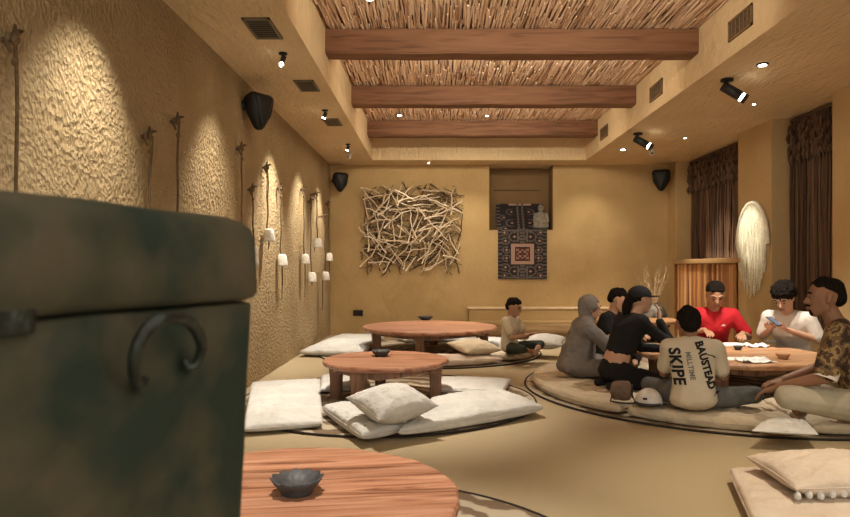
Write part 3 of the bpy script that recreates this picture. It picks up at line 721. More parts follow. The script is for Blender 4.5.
# ------------------------------------------------------------------ cushions and mats
def cushion(name, fn, H, label, cat, m, z0=.014, flat=.35, grp=None, nu=56, nv=56, wr=.006, seed=0, pinch=.0, tilt=None, parts=None):
    c = fn(0, 0); base = Vector((c[0], c[1], z0))
    t_bm = bmesh.new(); top = {}; bot = {}
    rs = random.Random(seed)
    for i in range(nu + 1):
        for j in range(nv + 1):
            u = -1 + 2 * i / nu; v = -1 + 2 * j / nv
            uu = math.sin(u * PI / 2) * .6 + u * .4; vv = math.sin(v * PI / 2) * .6 + v * .4
            # pinch edges between corners
            pu = uu * (1 - pinch * (1 - vv * vv)); pv = vv * (1 - pinch * (1 - uu * uu))
            x_, y_ = fn(pu, pv); e = max(0, (1 - uu * uu) * (1 - vv * vv)); h = e ** flat
            q = Vector((x_ * 5, y_ * 5, seed * 3.1)); nz = noise.noise(q) + .5 * noise.noise(q * 2.7) + .9 * (1 - min(1, 2.2 * abs(noise.noise(q * 1.6 + Vector((noise.noise(q * 2) * .8, 2, 5)))))) ** 3 + .6 * (1 - min(1, 2.2 * abs(noise.noise(q * 3.1 + Vector((7, noise.noise(q * 3) * .8, 1)))))) ** 3
            zt = H * (.5 + .5 * h) + nz * wr * (.2 + h); zbt = H * (.5 - .5 * min(1, h * 1.3))
            if tilt: dz = tilt(uu, vv); zt += dz; zbt += dz
            top[i, j] = t_bm.verts.new((x_ - c[0], y_ - c[1], zt))
            bot[i, j] = top[i, j] if (i in (0, nu) or j in (0, nv)) else t_bm.verts.new((x_ - c[0], y_ - c[1], zbt))
    for i in range(nu):
        for j in range(nv):
            t_bm.faces.new((top[i, j], top[i + 1, j], top[i + 1, j + 1], top[i, j + 1]))
            fs = (bot[i, j], bot[i, j + 1], bot[i + 1, j + 1], bot[i + 1, j])
            if len(set(fs)) >= 3: 
                try: t_bm.faces.new(fs)
                except ValueError: pass
    bmesh.ops.recalc_face_normals(t_bm, faces=t_bm.faces)
    # seam piping
    t = thing(name, base, label, cat, grp)
    obj('cover', t_bm, m, t, True)
    bm = bmesh.new(); ring = []
    def add(u, v):
        pu = u * (1 - pinch * (1 - v * v)); pv = v * (1 - pinch * (1 - u * u)); x_, y_ = fn(pu, pv); ring.append((x_ - c[0], y_ - c[1], H * .5 + (tilt(u, v) if tilt else 0)))
    for k in range(16): add(-1 + k / 8, -1)
    for k in range(16): add(1, -1 + k / 8)
    for k in range(16): add(1 - k / 8, 1)
    for k in range(17): add(-1, 1 - k / 8)
    tube(bm, ring, .004, 5, False); obj('seam', bm, m, t, True)
    return t
def quad(bl, br, tr, tl):
    A, B, C_, D_ = [Vector(p[:2]) for p in (bl, br, tr, tl)]
    def f(u, v):
        s, t_ = (u + 1) / 2, (v + 1) / 2; p = (A * (1 - s) + B * s) * (1 - t_) + (D_ * (1 - s) + C_ * s) * t_; return p.x, p.y
    return f
def arc(c, r0, r1, a0, a1, cx=None, cn=None):
    def f(u, v):
        a = D(a0 + (a1 - a0) * (u + 1) / 2); r = r0 + (r1 - r0) * (v + 1) / 2; x_ = c[0] + r * math.cos(a); y_ = c[1] + r * math.sin(a)
        if cx: x_ = min(x_, cx + (x_ - cx) * .02)
        if cn: x_ = max(x_, cn + (x_ - cn) * .02)
        return x_, y_
    return f
def rect(c, w_, l_, rz):
    cs, sn = math.cos(rz), math.sin(rz)
    return lambda u, v: (c[0] + u * w_ / 2 * cs - v * l_ / 2 * sn, c[1] + u * w_ / 2 * sn + v * l_ / 2 * cs)
G1 = 'white cushions around the middle table'; G2 = 'mats around the far table'; G3 = 'curved seat mats around the diners\' table'
zt = .09
cushion('floor_mat', quad(P(243, 434, .02), P(322, 428, .02), P(320, 380, .05), P(252, 384, .05)), .075, 'white quilted floor mat between the chest and the middle table', 'mat', M['linen'], flat=.16, grp=G1, seed=1)
cushion('floor_mat', quad(P(398, 441, .02), P(543, 415, .02), P(500, 394, .06), P(432, 402, .06)), .125, 'long puffy white floor mat in front of the middle table, right of the loose pillow', 'mat', M['linen'], flat=.25, grp=G1, seed=2, wr=.010, nu=64)
cushion('floor_mat', quad(P(362, 445, .02), P(408, 430, .05), P(352, 404, .08), P(322, 411, .05)), .12, 'short white floor mat under the left end of the loose pillow', 'mat', M['linen'], flat=.3, grp=G1, seed=3, wr=.009)
cushion('floor_mat', quad(P(440, 390, .05), P(503, 392, .05), P(511, 376, .09), P(440, 374, .09)), .07, 'white floor mat behind the middle table on its right', 'mat', M['linen'], flat=.18, grp=G1, seed=4)
cushion('floor_mat', quad(P(321, 390, .05), P(370, 386, .05), P(366, 372, .08), P(322, 373, .08)), .07, 'white floor mat behind the middle table on its left', 'mat', M['linen'], flat=.18, grp=G1, seed=5)
# throw pillow leaning on the two mats
pw = cushion('pillow', rect((0, 0), .47, .43, 0), .21, 'plump white pillow lying on two mats in front of the middle table', 'pillow', M['linen'], z0=0, flat=.5, seed=6, pinch=.10, wr=.008, nu=60, nv=60)
pp = P(391, 412, .17); pw.location = (pp.x, pp.y + .03, .135); pw.rotation_euler = (D(10), D(-4), D(36))
# far table mats
cushion('floor_mat', quad(P(300, 354, .04), P(362, 356, .04), P(385, 335, .08), P(342, 334, .08)), .10, 'white floor mat along the left wall beside the far table', 'mat', M['linen'], flat=.18, grp=G2, seed=7)
cushion('floor_mat', arc(TF, .98, 1.44, 60, 112), .09, 'pale floor mat behind the far table', 'mat', M['linen'], flat=.2, grp=G2, seed=8)
cushion('floor_mat', arc(TF, .98, 1.46, 8, 52), .10, 'pale floor mat right behind the small child', 'mat', M['linen'], flat=.25, grp=G2, seed=9)
cushion('floor_mat', arc(TF, .92, 1.46, -48, -4), .11, 'beige puffy floor mat the small child sits on', 'mat', M['linen2'], flat=.3, grp=G2, seed=10, wr=.010)
cushion('floor_mat', arc(TF, .90, 1.44, -92, -52), .10, 'beige floor mat in front of the far table, behind the middle table', 'mat', M['linen3'], flat=.3, grp=G2, seed=11, wr=.009)
pl = cushion('pillow', rect((0, 0), .52, .48, 0), .15, 'beige pillow propped left of the child', 'pillow', M['linen2'], z0=0, flat=.5, seed=12, pinch=.1, wr=.008, grp='pillows by the far table')
pl.location = (.47, 7.78, .125); pl.rotation_euler = (D(8), 0, D(30))
pl = cushion('pillow', rect((0, 0), .50, .46, 0), .16, 'cream pillow behind and right of the child', 'pillow', M['linen'], z0=0, flat=.5, seed=13, pinch=.1, wr=.008, grp='pillows by the far table')
pl.location = (1.42, 8.25, .13); pl.rotation_euler = (D(6), 0, D(-20))
# diners' mats
c3 = (2.75, 6.12)
SEG = [(176, 222, .10, 'beige seat mat under the woman in the grey headscarf', 'linen2'), (224, 262, .10, 'beige seat mat under the round bag and white cap', 'linen2'),
       (264, 297, .09, 'beige seat mat under the man in the printed white shirt', 'linen2'), (299, 334, .10, 'cream seat mat under the man in the camouflage shirt', 'linen3'),
       (36, 66, .08, 'cream seat mat under the man holding a phone', 'linen3'), (69, 104, .08, 'cream seat mat under the man in red', 'linen3'),
       (108, 140, .08, 'beige seat mat behind the dark haired diner', 'linen2'), (143, 173, .08, 'beige seat mat behind the woman in the grey headscarf', 'linen2')]
for k, (a0, a1, H, lab, mk) in enumerate(SEG):
    cushion('seat_mat', arc(c3, .93, 1.80, a0, a1, 3.93), H, lab, 'mat', M[mk], flat=.16, grp=G3, seed=20 + k, wr=.012, nu=60, nv=40)
# far right table mats
for k, (a0, a1, lab) in enumerate(((190, 235, 'white mat left of the far right table'), (245, 290, 'white mat in front of the far right table'))):
    cushion('floor_mat', arc(TR, .75, 1.25, a0, a1, 3.9), .09, lab, 'mat', M['linen'], flat=.2, grp='mats around the far right table', seed=40 + k)
# bottom right
cushion('floor_mat', quad(P(768, 560, .05), P(930, 545, .05), P(905, 462, .09), P(729, 466, .09)), .09, 'pinkish beige floor mat in the bottom right corner', 'mat', M['linen3'], flat=.14, seed=50)
def tas(): pass
ps = cushion('pillow', quad((1.60, 2.84), (2.30, 2.86), (2.28, 3.36), (1.62, 3.33)), .15, 'beige pillow edged with small pom-poms in the bottom right corner', 'pillow', M['linen3'], z0=.093, flat=.42, seed=51, pinch=.05, wr=.007, nu=60, nv=60)
bm = bmesh.new(); ell(bm, (0, 0, 0), (.016, .016, .019), None, 2)
for v in bm.verts: v.co *= 1 + .12 * noise.noise(v.co * 90)
tube(bm, [(0, 0, .017), (0, .006, .034)], .004, 5)
p0 = obj('pom_pom', bm, M['linen'], ps, True)
for k in range(13):
    o = p0 if k == 0 else p0.copy()
    if k: COL.objects.link(o); o.parent = ps
    u = k / 12; o.location = (-.34 + .66 * u, -.256 + .012 * u + .022 * math.sin(PI * u), .045 + .004 * math.sin(k * 2.2)); o.rotation_euler = (0, 0, k)

# ------------------------------------------------------------------ the green chest in the foreground
cz = math.atan2(-.948, -.317)  # direction of the end face going left/near
ex = Vector((-.317, -.948, 0)); ny = Vector((-.948, .317, 0))   # along end face, into the chest
L1, L2 = .56, .70
chest = thing('wooden_chest', (-.245, .9, .0), 'old dark green wooden chest with an iron ring handle in the left foreground', 'chest')
chest.rotation_euler = (0, 0, math.atan2(ex.y, ex.x))
# local: x along the end face towards the viewer, y = -ny? compute: local y axis = rotate x by +90
# rotate(ex,+90) = (.948,-.317) -> outward; so the chest body lies at negative local y
def loft(bm, levels, nseg=10, wob=.0):
    """levels: (z, inset, corner radius)"""
    rings = []
    for (z, ins, cr) in levels:
        x0, x1, y0, y1 = ins, L1 - ins, -L2 + ins, -ins; pts = []
        for (cx, cy, a0) in ((x1 - cr, y1 - cr, 0), (x0 + cr, y1 - cr, 90), (x0 + cr, y0 + cr, 180), (x1 - cr, y0 + cr, 270)):
            for k in range(nseg + 1):
                a = D(a0 + 90 * k / nseg); pts.append((cx + cr * math.cos(a), cy + cr * math.sin(a), z))
        full = []
        for i in range(len(pts)):
            p, q = Vector(pts[i]), Vector(pts[(i + 1) % len(pts)]); full.append(p)
            if (q - p).length > .1:
                for s in range(1, 16): full.append(p.lerp(q, s / 16))
        rings.append([bm.verts.new(p + Vector((0, wob * noise.noise(p * 9), wob * 1.4 * noise.noise(Vector((p.x * 7, p.y * 7, z * 2)))))) for p in full])
    n = len(rings[0])
    for i in range(len(rings) - 1):
        for k in range(n): bm.faces.new((rings[i][k], rings[i][(k + 1) % n], rings[i + 1][(k + 1) % n], rings[i + 1][k]))
    bm.faces.new(rings[0][::-1]); bm.faces.new(rings[-1])
bm = bmesh.new(); Lv = [(.60 + .5 * k / 10, .020 - .016 * k / 10, .02) for k in range(11)]; Lv.append((1.103, .010, .02)); loft(bm, Lv, 6, .003)
bmesh.ops.recalc_face_normals(bm, faces=bm.faces); obj('body', bm, M['chest'], chest, True)
bm = bmesh.new(); loft(bm, [(1.1065, .008, .018), (1.1095, .001, .022), (1.116, -.004, .026), (1.15, -.004, .028), (1.190, -.003, .030), (1.203, .0, .032), (1.212, .007, .036), (1.218, .02, .04), (1.222, .06, .05)], 8, .004)
bmesh.ops.recalc_face_normals(bm, faces=bm.faces); obj('lid', bm, M['chest'], chest, True)
# handle
def fp(px, py, off):   # point on the end face from its place in view, returned in local coords
    r_ = (px - VX) / F; ox_ = -.245 + .948 * off; oy_ = .9 - .317 * off; t = (ox_ - r_ * oy_) / (.317 - r_ * .948); dd = oy_ - .948 * t
    return Vector((t, off, Z(py, dd)))
hp = [(147, 378, .003), (141, 387, .008), (136, 381, .012), (134, 366, .020), (137, 348, .03), (147, 330, .036), (161, 319, .04), (177, 317, .04), (191, 323, .036), (200, 337, .03), (202, 350, .022), (197, 363, .014), (189, 367, .008), (185, 360, .003)]
pts = [fp(*q) for q in hp]
sm = []
for i in range(len(pts) - 1):
    p0_, p1_, p2_, p3_ = pts[max(i - 1, 0)], pts[i], pts[i + 1], pts[min(i + 2, len(pts) - 1)]
    for k in range(5):
        s = k / 5; sm.append(.5 * ((2 * p1_) + (p2_ - p0_) * s + (2 * p0_ - 5 * p1_ + 4 * p2_ - p3_) * s * s + (3 * p1_ - p0_ - 3 * p2_ + p3_) * s ** 3))
sm.append(pts[-1]); n = len(sm)
bm = bmesh.new(); tube(bm, sm, [.0032 + .0042 * math.sin(PI * i / (n - 1)) ** .6 for i in range(n)], 12); h_ = obj('handle', bm, M['iron'], chest, True)
tag(h_, 'dark iron curved handle with curled ends')
bm = bmesh.new()
bm.free()
for q in ((141, 386), (190, 366)):
    bm = bmesh.new(); ell(bm, fp(q[0], q[1], .002), (.010, .006, .010), None, 2); obj('handle_rivet', bm, M['iron'], chest, True)
bm = bmesh.new(); a_ = fp(-30, 300, 0); b_ = fp(34, 334, 0)
box(bm, b_.x, b_.x + .09, -.008, .004, b_.z - .0, b_.z + .065, .004); obj('hasp', bm, M['iron'], chest)
st = thing('chest_stand', (-.245, .9, .013), 'plain wooden stand under the green chest', 'stand'); st.rotation_euler = chest.rotation_euler
bm = bmesh.new(); box(bm, .02, L1 - .02, -L2 + .02, -.02, .54, .585, .006); obj('top_board', bm, M['leg'], st)
for sx in (.05, L1 - .05):
    for sy in (-.05, -L2 + .05):
        bm = bmesh.new(); box(bm, sx - .025, sx + .025, sy - .025, sy + .025, 0.001, .54, .004); obj('leg', bm, M['leg'], st)

#PEOPLE
# ------------------------------------------------------------------ people
SKINS = {}
def skinmat(key, c):
    if key not in SKINS:
        m_ = mat('skin_' + key, c, 0.55, spec=.35)
        m_.node_tree.nodes['Principled BSDF'].inputs['Subsurface Weight'].default_value = .05
        m_.node_tree.nodes['Principled BSDF'].inputs['Subsurface Radius'].default_value = (.02, .008, .004)
        SKINS[key] = m_
    return SKINS[key]
HAIR = mat('black_hair', (0.008, 0.006, 0.005), 0.9, (0.014, 0.010, 0.008), 40, spec=0.08)
EYEW = mat('eye_white', (0.3, 0.27, 0.24), 0.6); EYED = mat('eye_dark', (0.02, 0.012, 0.008), 0.8); LIP = mat('lips', (0.26, 0.10, 0.075), 0.5); BROW = HAIR

def person(label, loc, yaw, s, skin, J, top, bottom, hair='short', headyaw=0, headpitch=0, headroll=0, sleeve=.5, tlen=1.0, croptop=False, extra=None, headscale=1.0, legr=1.0, female=False, beard=False, socks=False):
    """J: joints in local metres (x right, y forward, z up): keys pel, che, nek, hed, shL/R elL/R wrL/R haL/R (fingertip direction), hpL/R knL/R anL/R toL/R"""
    g = lambda k: Vector(J[k]) * s
    body = bmesh.new()
    w_ = .92 if female else 1.0
    pel, che, nek, hed = g('pel'), g('che'), g('nek'), g('hed')
    mid = (pel + che) / 2 + Vector((0, J.get('slouch', -.03), 0)) * s
    sh = {k: g('sh' + k) for k in 'LR'}
    def torso(bm, o=0.0, zlo=False, crop=False):
        a = (.155 + o, .11 + o, .10 + o); c_ = (.165 * w_ + o, .112 + o, .13 + o); b__ = ((.125 if female else .15) + o, .10 + o, .09 + o)
        S_ = lambda r: tuple(q * s for q in r)
        sa = ((sh['L'] + sh['R']) / 2)
        shd = (sh['R'] - sh['L']); rot = Matrix.Rotation(math.atan2(shd.y, shd.x), 3, 'Z')
        if not crop: hull(bm, [(pel, S_(a)), (mid, S_(b__))])
        if crop:
            q = mid.lerp(che, .05); hull(bm, [(q, S_(b__), rot), (che, S_(c_), rot)])
        else: hull(bm, [(mid, S_(b__)), (che, S_(c_), rot)])
        hull(bm, [(che, S_(c_), rot), (sh['L'] + (sa - sh['L']) * .12, (.062 + o) * s), (sh['R'] + (sa - sh['R']) * .12, (.062 + o) * s)])
        hull(bm, [(nek + Vector((0, -.012, -.035)) * s, (.055 + o * .4) * s), (sh['L'].lerp(nek, .25), (.045 + o) * s), (sh['R'].lerp(nek, .25), (.045 + o) * s)])
    torso(body)
    HR = Matrix.Rotation(D(headyaw), 3, 'Z') @ Matrix.Rotation(D(-headpitch), 3, 'X') @ Matrix.Rotation(D(headroll), 3, 'Y')
    hs = s * headscale
    H = lambda x, y, z: hed + HR @ (Vector((x, y, z)) * hs)
    cap(body, nek + Vector((0, -.01, -.05)) * s, .055 * s, H(0, -.015, -.05), .050 * hs)
    ell(body, H(0, -.012, .035), (.075 * hs, .093 * hs, .085 * hs), HR)
    hull(body, [(H(0, .02, .02), (.066 * hs, .07 * hs, .06 * hs), HR), (H(0, .052, -.082), (.030 * hs, .026 * hs, .022 * hs), HR), (H(.042, .005, -.05), .022 * hs), (H(-.042, .005, -.05), .022 * hs)])
    hull(body, [(H(0, .083, .022), .008 * hs), (H(0, .106, -.014), .0105 * hs), (H(.016, .088, -.018), .008 * hs), (H(-.016, .088, -.018), .008 * hs)])
    hull(body, [(H(-.022, .083, -.048), .007 * hs), (H(.022, .083, -.048), .007 * hs), (H(0, .088, -.048), .011 * hs)])
    for q in (-1, 1): hull(body, [(H(q * .078, -.008, .028), (.008 * hs, .017 * hs, .018 * hs), HR), (H(q * .074, .0, -.012), (.007 * hs, .011 * hs, .012 * hs), HR)])
    for q in (-1, 1): hull(body, [(H(q * .05, .07, .035), .010 * hs), (H(q * .018, .082, .035), .010 * hs)])
    ch = []
    for k in 'LR':
        sd = -1 if k == 'L' else 1
        a, e, w1 = sh[k], g('el' + k), g('wr' + k)
        cap(body, a, .046 * s * w_, e, .036 * s * w_); cap(body, e, .037 * s * w_, w1, .026 * s * w_)
        hd = Vector(J['ha' + k]).normalized(); pn = Vector(J.get('pn' + k, (0, 0, -1)));
        side = hd.cross(pn).normalized() ; pn = side.cross(hd).normalized()
        pal = w1 + hd * .045 * s
        Rm = Matrix((side, hd, pn)).transposed()
        hull(body, [(w1 + hd * .01 * s, (.024 * s, .02 * s, .017 * s), Rm), (w1 + hd * .075 * s, (.038 * s, .016 * s, .014 * s), Rm)])
        curl = J.get('curl', .5)
        for f_, (ox, ln) in enumerate(((-.033, .062), (-.011, .074), (.011, .070), (.032, .055))):
            b0 = w1 + hd * .082 * s + side * ox * s; d1 = (hd + pn * curl * .6 + side * ox * 3).normalized(); d2 = (hd + pn * curl * 1.8 + side * ox * 2).normalized()
            b1 = b0 + d1 * ln * .55 * s; b2 = b1 + d2 * ln * .5 * s
            cap(body, b0, .0095 * s, b1, .0085 * s); cap(body, b1, .0085 * s, b2, .007 * s)
        tx_ = side * (-1 if (side.x * sd > 0) else 1)
        b0 = w1 + hd * .03 * s + tx_ * .026 * s; b1 = b0 + (hd * .7 + tx_ * .7 + pn * .3).normalized() * .036 * s; b2 = b1 + (hd + pn * .4 + tx_ * .1).normalized() * .03 * s
        cap(body, b0, .012 * s, b1, .0105 * s); cap(body, b1, .0105 * s, b2, .0085 * s)
        h0, kn, an, to = g('hp' + k), g('kn' + k), g('an' + k), g('to' + k)
        cap(body, h0, .078 * s, kn, .052 * s); cap(body, kn, .052 * s, an, .034 * s)
        hull(body, [(an, .034 * s), (an.lerp(to, .5), .034 * s), (to, .024 * s)]); 
    root = obj('person', remesh(body, .0075, 2, .5), skin, None, True, loc); root.rotation_euler = (0, 0, D(yaw)); tag(root, label, 'person')
    # face
    for q in (-1, 1):
        bm = bmesh.new(); ell(bm, H(q * .031, .0815, .016), (.012 * hs, .006 * hs, .0045 * hs), HR, 2); obj('eye', bm, EYEW, root, True)
        bm = bmesh.new(); ell(bm, H(q * .031, .086, .015), (.006 * hs, .004 * hs, .006 * hs), HR, 2); obj('iris', bm, EYED, root, True)
        bm = bmesh.new(); hull(bm, [(H(q * .048, .08, .040), .004 * hs), (H(q * .018, .092, .041), .004 * hs), (H(q * .033, .089, .046), .004 * hs)]); obj('eyebrow', bm, BROW, root, True)
    bm = bmesh.new(); hull(bm, [(H(-.02, .09, -.049), .0045 * hs), (H(.02, .09, -.049), .0045 * hs), (H(0, .096, -.049), .007 * hs)]); obj('lips', bm, LIP, root, True)
    if beard:
        bm = bmesh.new(); hull(bm, [(H(0, .064, -.082), (.024 * hs, .019 * hs, .018 * hs), HR), (H(0, .07, -.068), .016 * hs)]); hull(bm, [(H(-.024, .086, -.036), .006 * hs), (H(.024, .086, -.036), .006 * hs), (H(0, .094, -.033), .006 * hs)]); obj('beard', remesh(bm, .007, 1), HAIR, root, True)
    # clothes
    wr = lambda amp, fr: (lambda c: amp * (noise.noise(c * fr) + .7 * abs(noise.noise(c * fr * 2.1 + Vector((3, 1, 2)))) - .2))
    bm = bmesh.new(); torso(bm, .013, crop=croptop)
    for k in 'LR':
        a, e, w1 = sh[k], g('el' + k), g('wr' + k)
        loose = 1.0 if sleeve >= 1 else 1.25
        if sleeve <= .9:
            q = a.lerp(e, sleeve); dv = (e - a).normalized(); n0 = dv.orthogonal().normalized(); n1 = dv.cross(n0)
            cap(bm, a, .060 * s * loose * w_, q, .050 * s * loose * w_)
            cap(bm, a.lerp(e, sleeve * .4), .057 * s * loose, q, .054 * s * loose)
        else:
            ll = 1.35 if extra else 1.0; cap(bm, a, .062 * s * w_ * ll, e, .050 * s * w_ * ll); cap(bm, e, .050 * s * w_ * ll, e.lerp(w1, .94), .035 * s * ll)
    if extra and 'tunic' in extra:
        for k in 'LR':
            hull(bm, [(pel, (.19 * s, .15 * s, .09 * s)), (g('kn' + k), .085 * s)]); hull(bm, [(g('kn' + k), .085 * s), (g('an' + k), .07 * s)])
    if not croptop and not (extra and 'tunic' in extra):
        hull(bm, [(pel + Vector((0, -.012 * s, -.02 * s)), (.186 * s, .140 * s, .085 * s)), (mid, (.155 * s, .12 * s, .09 * s))])
    if extra and 'tunic' in extra:
        hull(bm, [(pel, (.21 * s, .19 * s, .10 * s)), (che, (.18 * s, .14 * s, .12 * s))])
    shirt = obj(J.get('topname', 'shirt'), remesh(bm, .011, 2, .5, wr((.014 if extra else .007) * s, 9)), top, root, True)
    bm = bmesh.new()
    hull(bm, [(pel + Vector((0, 0, -.005)), (.166 * s, .122 * s, .098 * s)), (pel.lerp(mid, .35), (.15 * s, .114 * s, .07 * s))])
    for k in 'LR':
        h0, kn, an = g('hp' + k), g('kn' + k), g('an' + k)
        cap(bm, h0, .092 * s * legr, kn, .066 * s * legr)
        q = kn.lerp(an, tlen * .93)
        if socks: hull(bm, [(an, .044 * s), (g('to' + k), .034 * s)])
        if tlen > .2: cap(bm, kn, .065 * s * legr, q, .050 * s * legr)
    obj(J.get('botname', 'trousers'), remesh(bm, .011, 2, .5, wr(.006 * s, 8)), bottom, root, True)
    # hair
    def tuft(bm): return bm
    if hair in ('short', 'fluffy', 'crop'):
        k_ = {'short': 1.0, 'fluffy': 1.22, 'crop': .93}[hair]
        bm = bmesh.new(); ell(bm, H(0, -.028, .062), (.081 * hs * k_, .090 * hs * k_, .073 * hs * k_), HR)
        hull(bm, [(H(0, -.064, .005), (.072 * hs * k_, .056 * hs, .055 * hs), HR), (H(0, -.04, .05), (.079 * hs * k_, .078 * hs, .05 * hs), HR)])
        if hair == 'crop': hull(bm, [(H(-.04, .035, .088), .022 * hs), (H(.04, .035, .088), .022 * hs), (H(0, .0, .095), .045 * hs)])
        if hair != 'crop': hull(bm, [(H(-.042, .046, .088), .022 * hs), (H(.042, .046, .088), .022 * hs), (H(0, .0, .10), .05 * hs)])
        amp = {'short': .006, 'fluffy': .013, 'crop': .002}[hair]
        obj('hair', remesh(bm, .007, 1, .5, lambda c: amp * (noise.noise(c * 38) + .6 * noise.noise(c * 80))), HAIR, root, True)
    if hair == 'cap':
        bm = bmesh.new(); ell(bm, H(0, -.03, .045), (.082 * hs, .09 * hs, .07 * hs), HR); hull(bm, [(H(0, -.10, .03), (.045 * hs, .04 * hs, .04 * hs), HR), (H(0, -.14, -.06), (.035 * hs, .03 * hs, .06 * hs), HR), (H(0, -.125, -.16), .018 * hs)])
        obj('hair', remesh(bm, .007, 1, .5, lambda c: .006 * noise.noise(c * 40)), HAIR, root, True)
        bm = bmesh.new(); t2 = bmesh.new(); ell(t2, H(0, -.012, .058), (.092 * hs, .104 * hs, .082 * hs), HR, 4)
        bmesh.ops.bisect_plane(t2, geom=list(t2.verts) + list(t2.edges) + list(t2.faces), plane_co=H(0, 0, .045), plane_no=HR @ Vector((0, -.08, 1)), clear_inner=True)
        bmesh.ops.holes_fill(t2, edges=[e_ for e_ in t2.edges if e_.is_boundary])
        c_ = obj('baseball_cap', t2, mat('black_cap', (.012, .012, .013), .85), root, True)
        bm = bmesh.new(); n_ = 14; V1 = []
        for q_ in range(n_ + 1):
            a_ = D(20 + 140 * q_ / n_); r0 = .09; 
            V1.append([bm.verts.new(H(math.cos(a_) * .085, -.012 + math.sin(a_) * .098, .052)), bm.verts.new(H(math.cos(a_) * .082, -.012 + math.sin(a_) * .098 + .085 * math.sin(a_) ** 1.0, .045 + .012 * math.sin(a_) )),
                       bm.verts.new(H(math.cos(a_) * .082, -.012 + math.sin(a_) * .098 + .085 * math.sin(a_) ** 1.0, .037 + .012 * math.sin(a_))), bm.verts.new(H(math.cos(a_) * .085, -.012 + math.sin(a_) * .098, .044))])
        for q_ in range(n_):
            for z_ in range(4): bm.faces.new((V1[q_][z_], V1[q_ + 1][z_], V1[q_ + 1][(z_ + 1) % 4], V1[q_][(z_ + 1) % 4]))
        bm.faces.new(V1[0]); bm.faces.new(V1[-1][::-1]); bmesh.ops.recalc_face_normals(bm, faces=bm.faces)
        obj('cap_brim', bm, bpy.data.materials['black_cap'], c_, True)
    if hair == 'hijab':
        bm = bmesh.new(); ell(bm, H(0, -.022, .04), (.092 * hs, .104 * hs, .100 * hs), HR)
        hull(bm, [(H(0, -.04, 0), (.08 * hs, .08 * hs, .07 * hs), HR), (H(0, -.02, -.10), (.075 * hs, .07 * hs, .05 * hs), HR)])
        hull(bm, [(H(0, -.02, -.10), (.075 * hs, .075 * hs, .04 * hs), HR), (sh['L'].lerp(nek, .35) + Vector((0, 0, .0)), .06 * s), (sh['R'].lerp(nek, .35), .06 * s), (che + Vector((0, .09, .0)) * s, .04 * s), (che + Vector((0, -.06, .03)) * s, .06 * s)])
        b2 = remesh(bm, .008, 2, .5, wr(.006, 14))
        # open the face
        dead = [v for v in b2.verts if ((HR.transposed() @ (v.co - hed)) / hs).y > .035 and abs(((HR.transposed() @ (v.co - hed)) / hs).x) < .062 and -.098 < ((HR.transposed() @ (v.co - hed)) / hs).z < .075]
        bmesh.ops.delete(b2, geom=dead, context='VERTS')
        o = obj('headscarf', b2, top, root, True); so = o.modifiers.new('thick', 'SOLIDIFY'); so.thickness = .006; so.offset = 0
    return root, shirt, H

def pose(lean=.08, hunch=.05, **kw):
    y1 = lean; J = dict(pel=(0, 0, .115), che=(0, y1 * .8, .40), nek=(0, y1 + .01, .565), hed=(0, y1 + hunch + .015, .69),
        shL=(-.175, y1, .50), shR=(.175, y1, .50), elL=(-.24, y1 + .12, .27), elR=(.24, y1 + .12, .27), wrL=(-.16, y1 + .32, .22), wrR=(.16, y1 + .32, .22),
        haL=(.3, 1, -.2), haR=(-.3, 1, -.2), hpL=(-.09, .03, .10), hpR=(.09, .03, .10), knL=(-.34, .34, .13), knR=(.34, .34, .13),
        anL=(.02, .40, .055), anR=(-.02, .30, .055), toL=(.13, .44, .04), toR=(-.13, .34, .04))
    J.update(kw); return J
SK_L = skinmat('light', (.50, .29, .19)); SK_M = skinmat('medium', (.36, .19, .11)); SK_D = skinmat('tan', (.27, .135, .075))
grey = mat('grey_cloth', (.20, .175, .155), .95, (.16, .14, .125), 8); black = mat('black_cloth', (.010, .009, .010), .95, (.016, .014, .015), 8)
red = mat('red_cloth', (.52, .016, .024), .85, (.42, .012, .02), 6); whitec = mat('white_cloth', (.66, .61, .55), .9, (.60, .55, .5), 6)
cream = mat('cream_cloth', (.58, .50, .37), .92, (.53, .45, .33), 6); jeans = mat('grey_jeans', (.085, .085, .08), .9, (.125, .12, .11), 18)
dgreen = mat('dark_green_cloth', (.03, .035, .025), .9); beigec = mat('beige_cloth', (.42, .34, .23), .9); khaki = mat('pale_khaki_cloth', (.45, .40, .29), .9, (.38, .33, .24), 8)
kneel = dict(pel=(0, 0, .17), hpL=(-.09, .02, .15), hpR=(.09, .02, .15), knL=(-.13, .40, .07), knR=(.15, .38, .07), anL=(-.10, .02, .055), anR=(.12, .02, .055), toL=(-.08, -.10, .05), toR=(.10, -.10, .05))
MZ = .108
# child
person('small child with dark hair and beige t-shirt sitting alone by the far table', (U(511, 7.75), 7.75, .11), -122, .80, SK_M,
       pose(.0, .03, elL=(-.22, .12, .27), elR=(.22, .12, .27), wrL=(-.06, .28, .30), wrR=(.06, .28, .30), haL=(.2, .6, .3), haR=(-.2, .6, .3), botname='shorts'),
       mat('oat_cloth', (.52, .45, .33), .9), dgreen, 'short', 0, 18, 0, .6, .35, headscale=1.18)
# woman in grey headscarf
person('woman in grey headscarf and long grey dress sitting sideways at the table', (1.33, 6.08, MZ), -88, .98, SK_L,
       pose(.08, .06, hed=(0, .15, .665), elL=(-.22, .34, .33), elR=(.24, .30, .29), wrL=(-.08, .50, .33), wrR=(.10, .52, .33), haL=(.3, 1, -.1), haR=(-.3, 1, -.1), hpL=(-.09, .05, .10), hpR=(.09, .05, .10), knL=(-.22, .34, .12), knR=(.24, .30, .11), anL=(0, .24, .05), anR=(0, .16, .05), toL=(.10, .26, .04), toR=(-.08, .18, .04), topname='long_dress'),
       grey, grey, 'hijab', -6, 8, 0, 1.0, 1.0, extra=('tunic',), female=True)
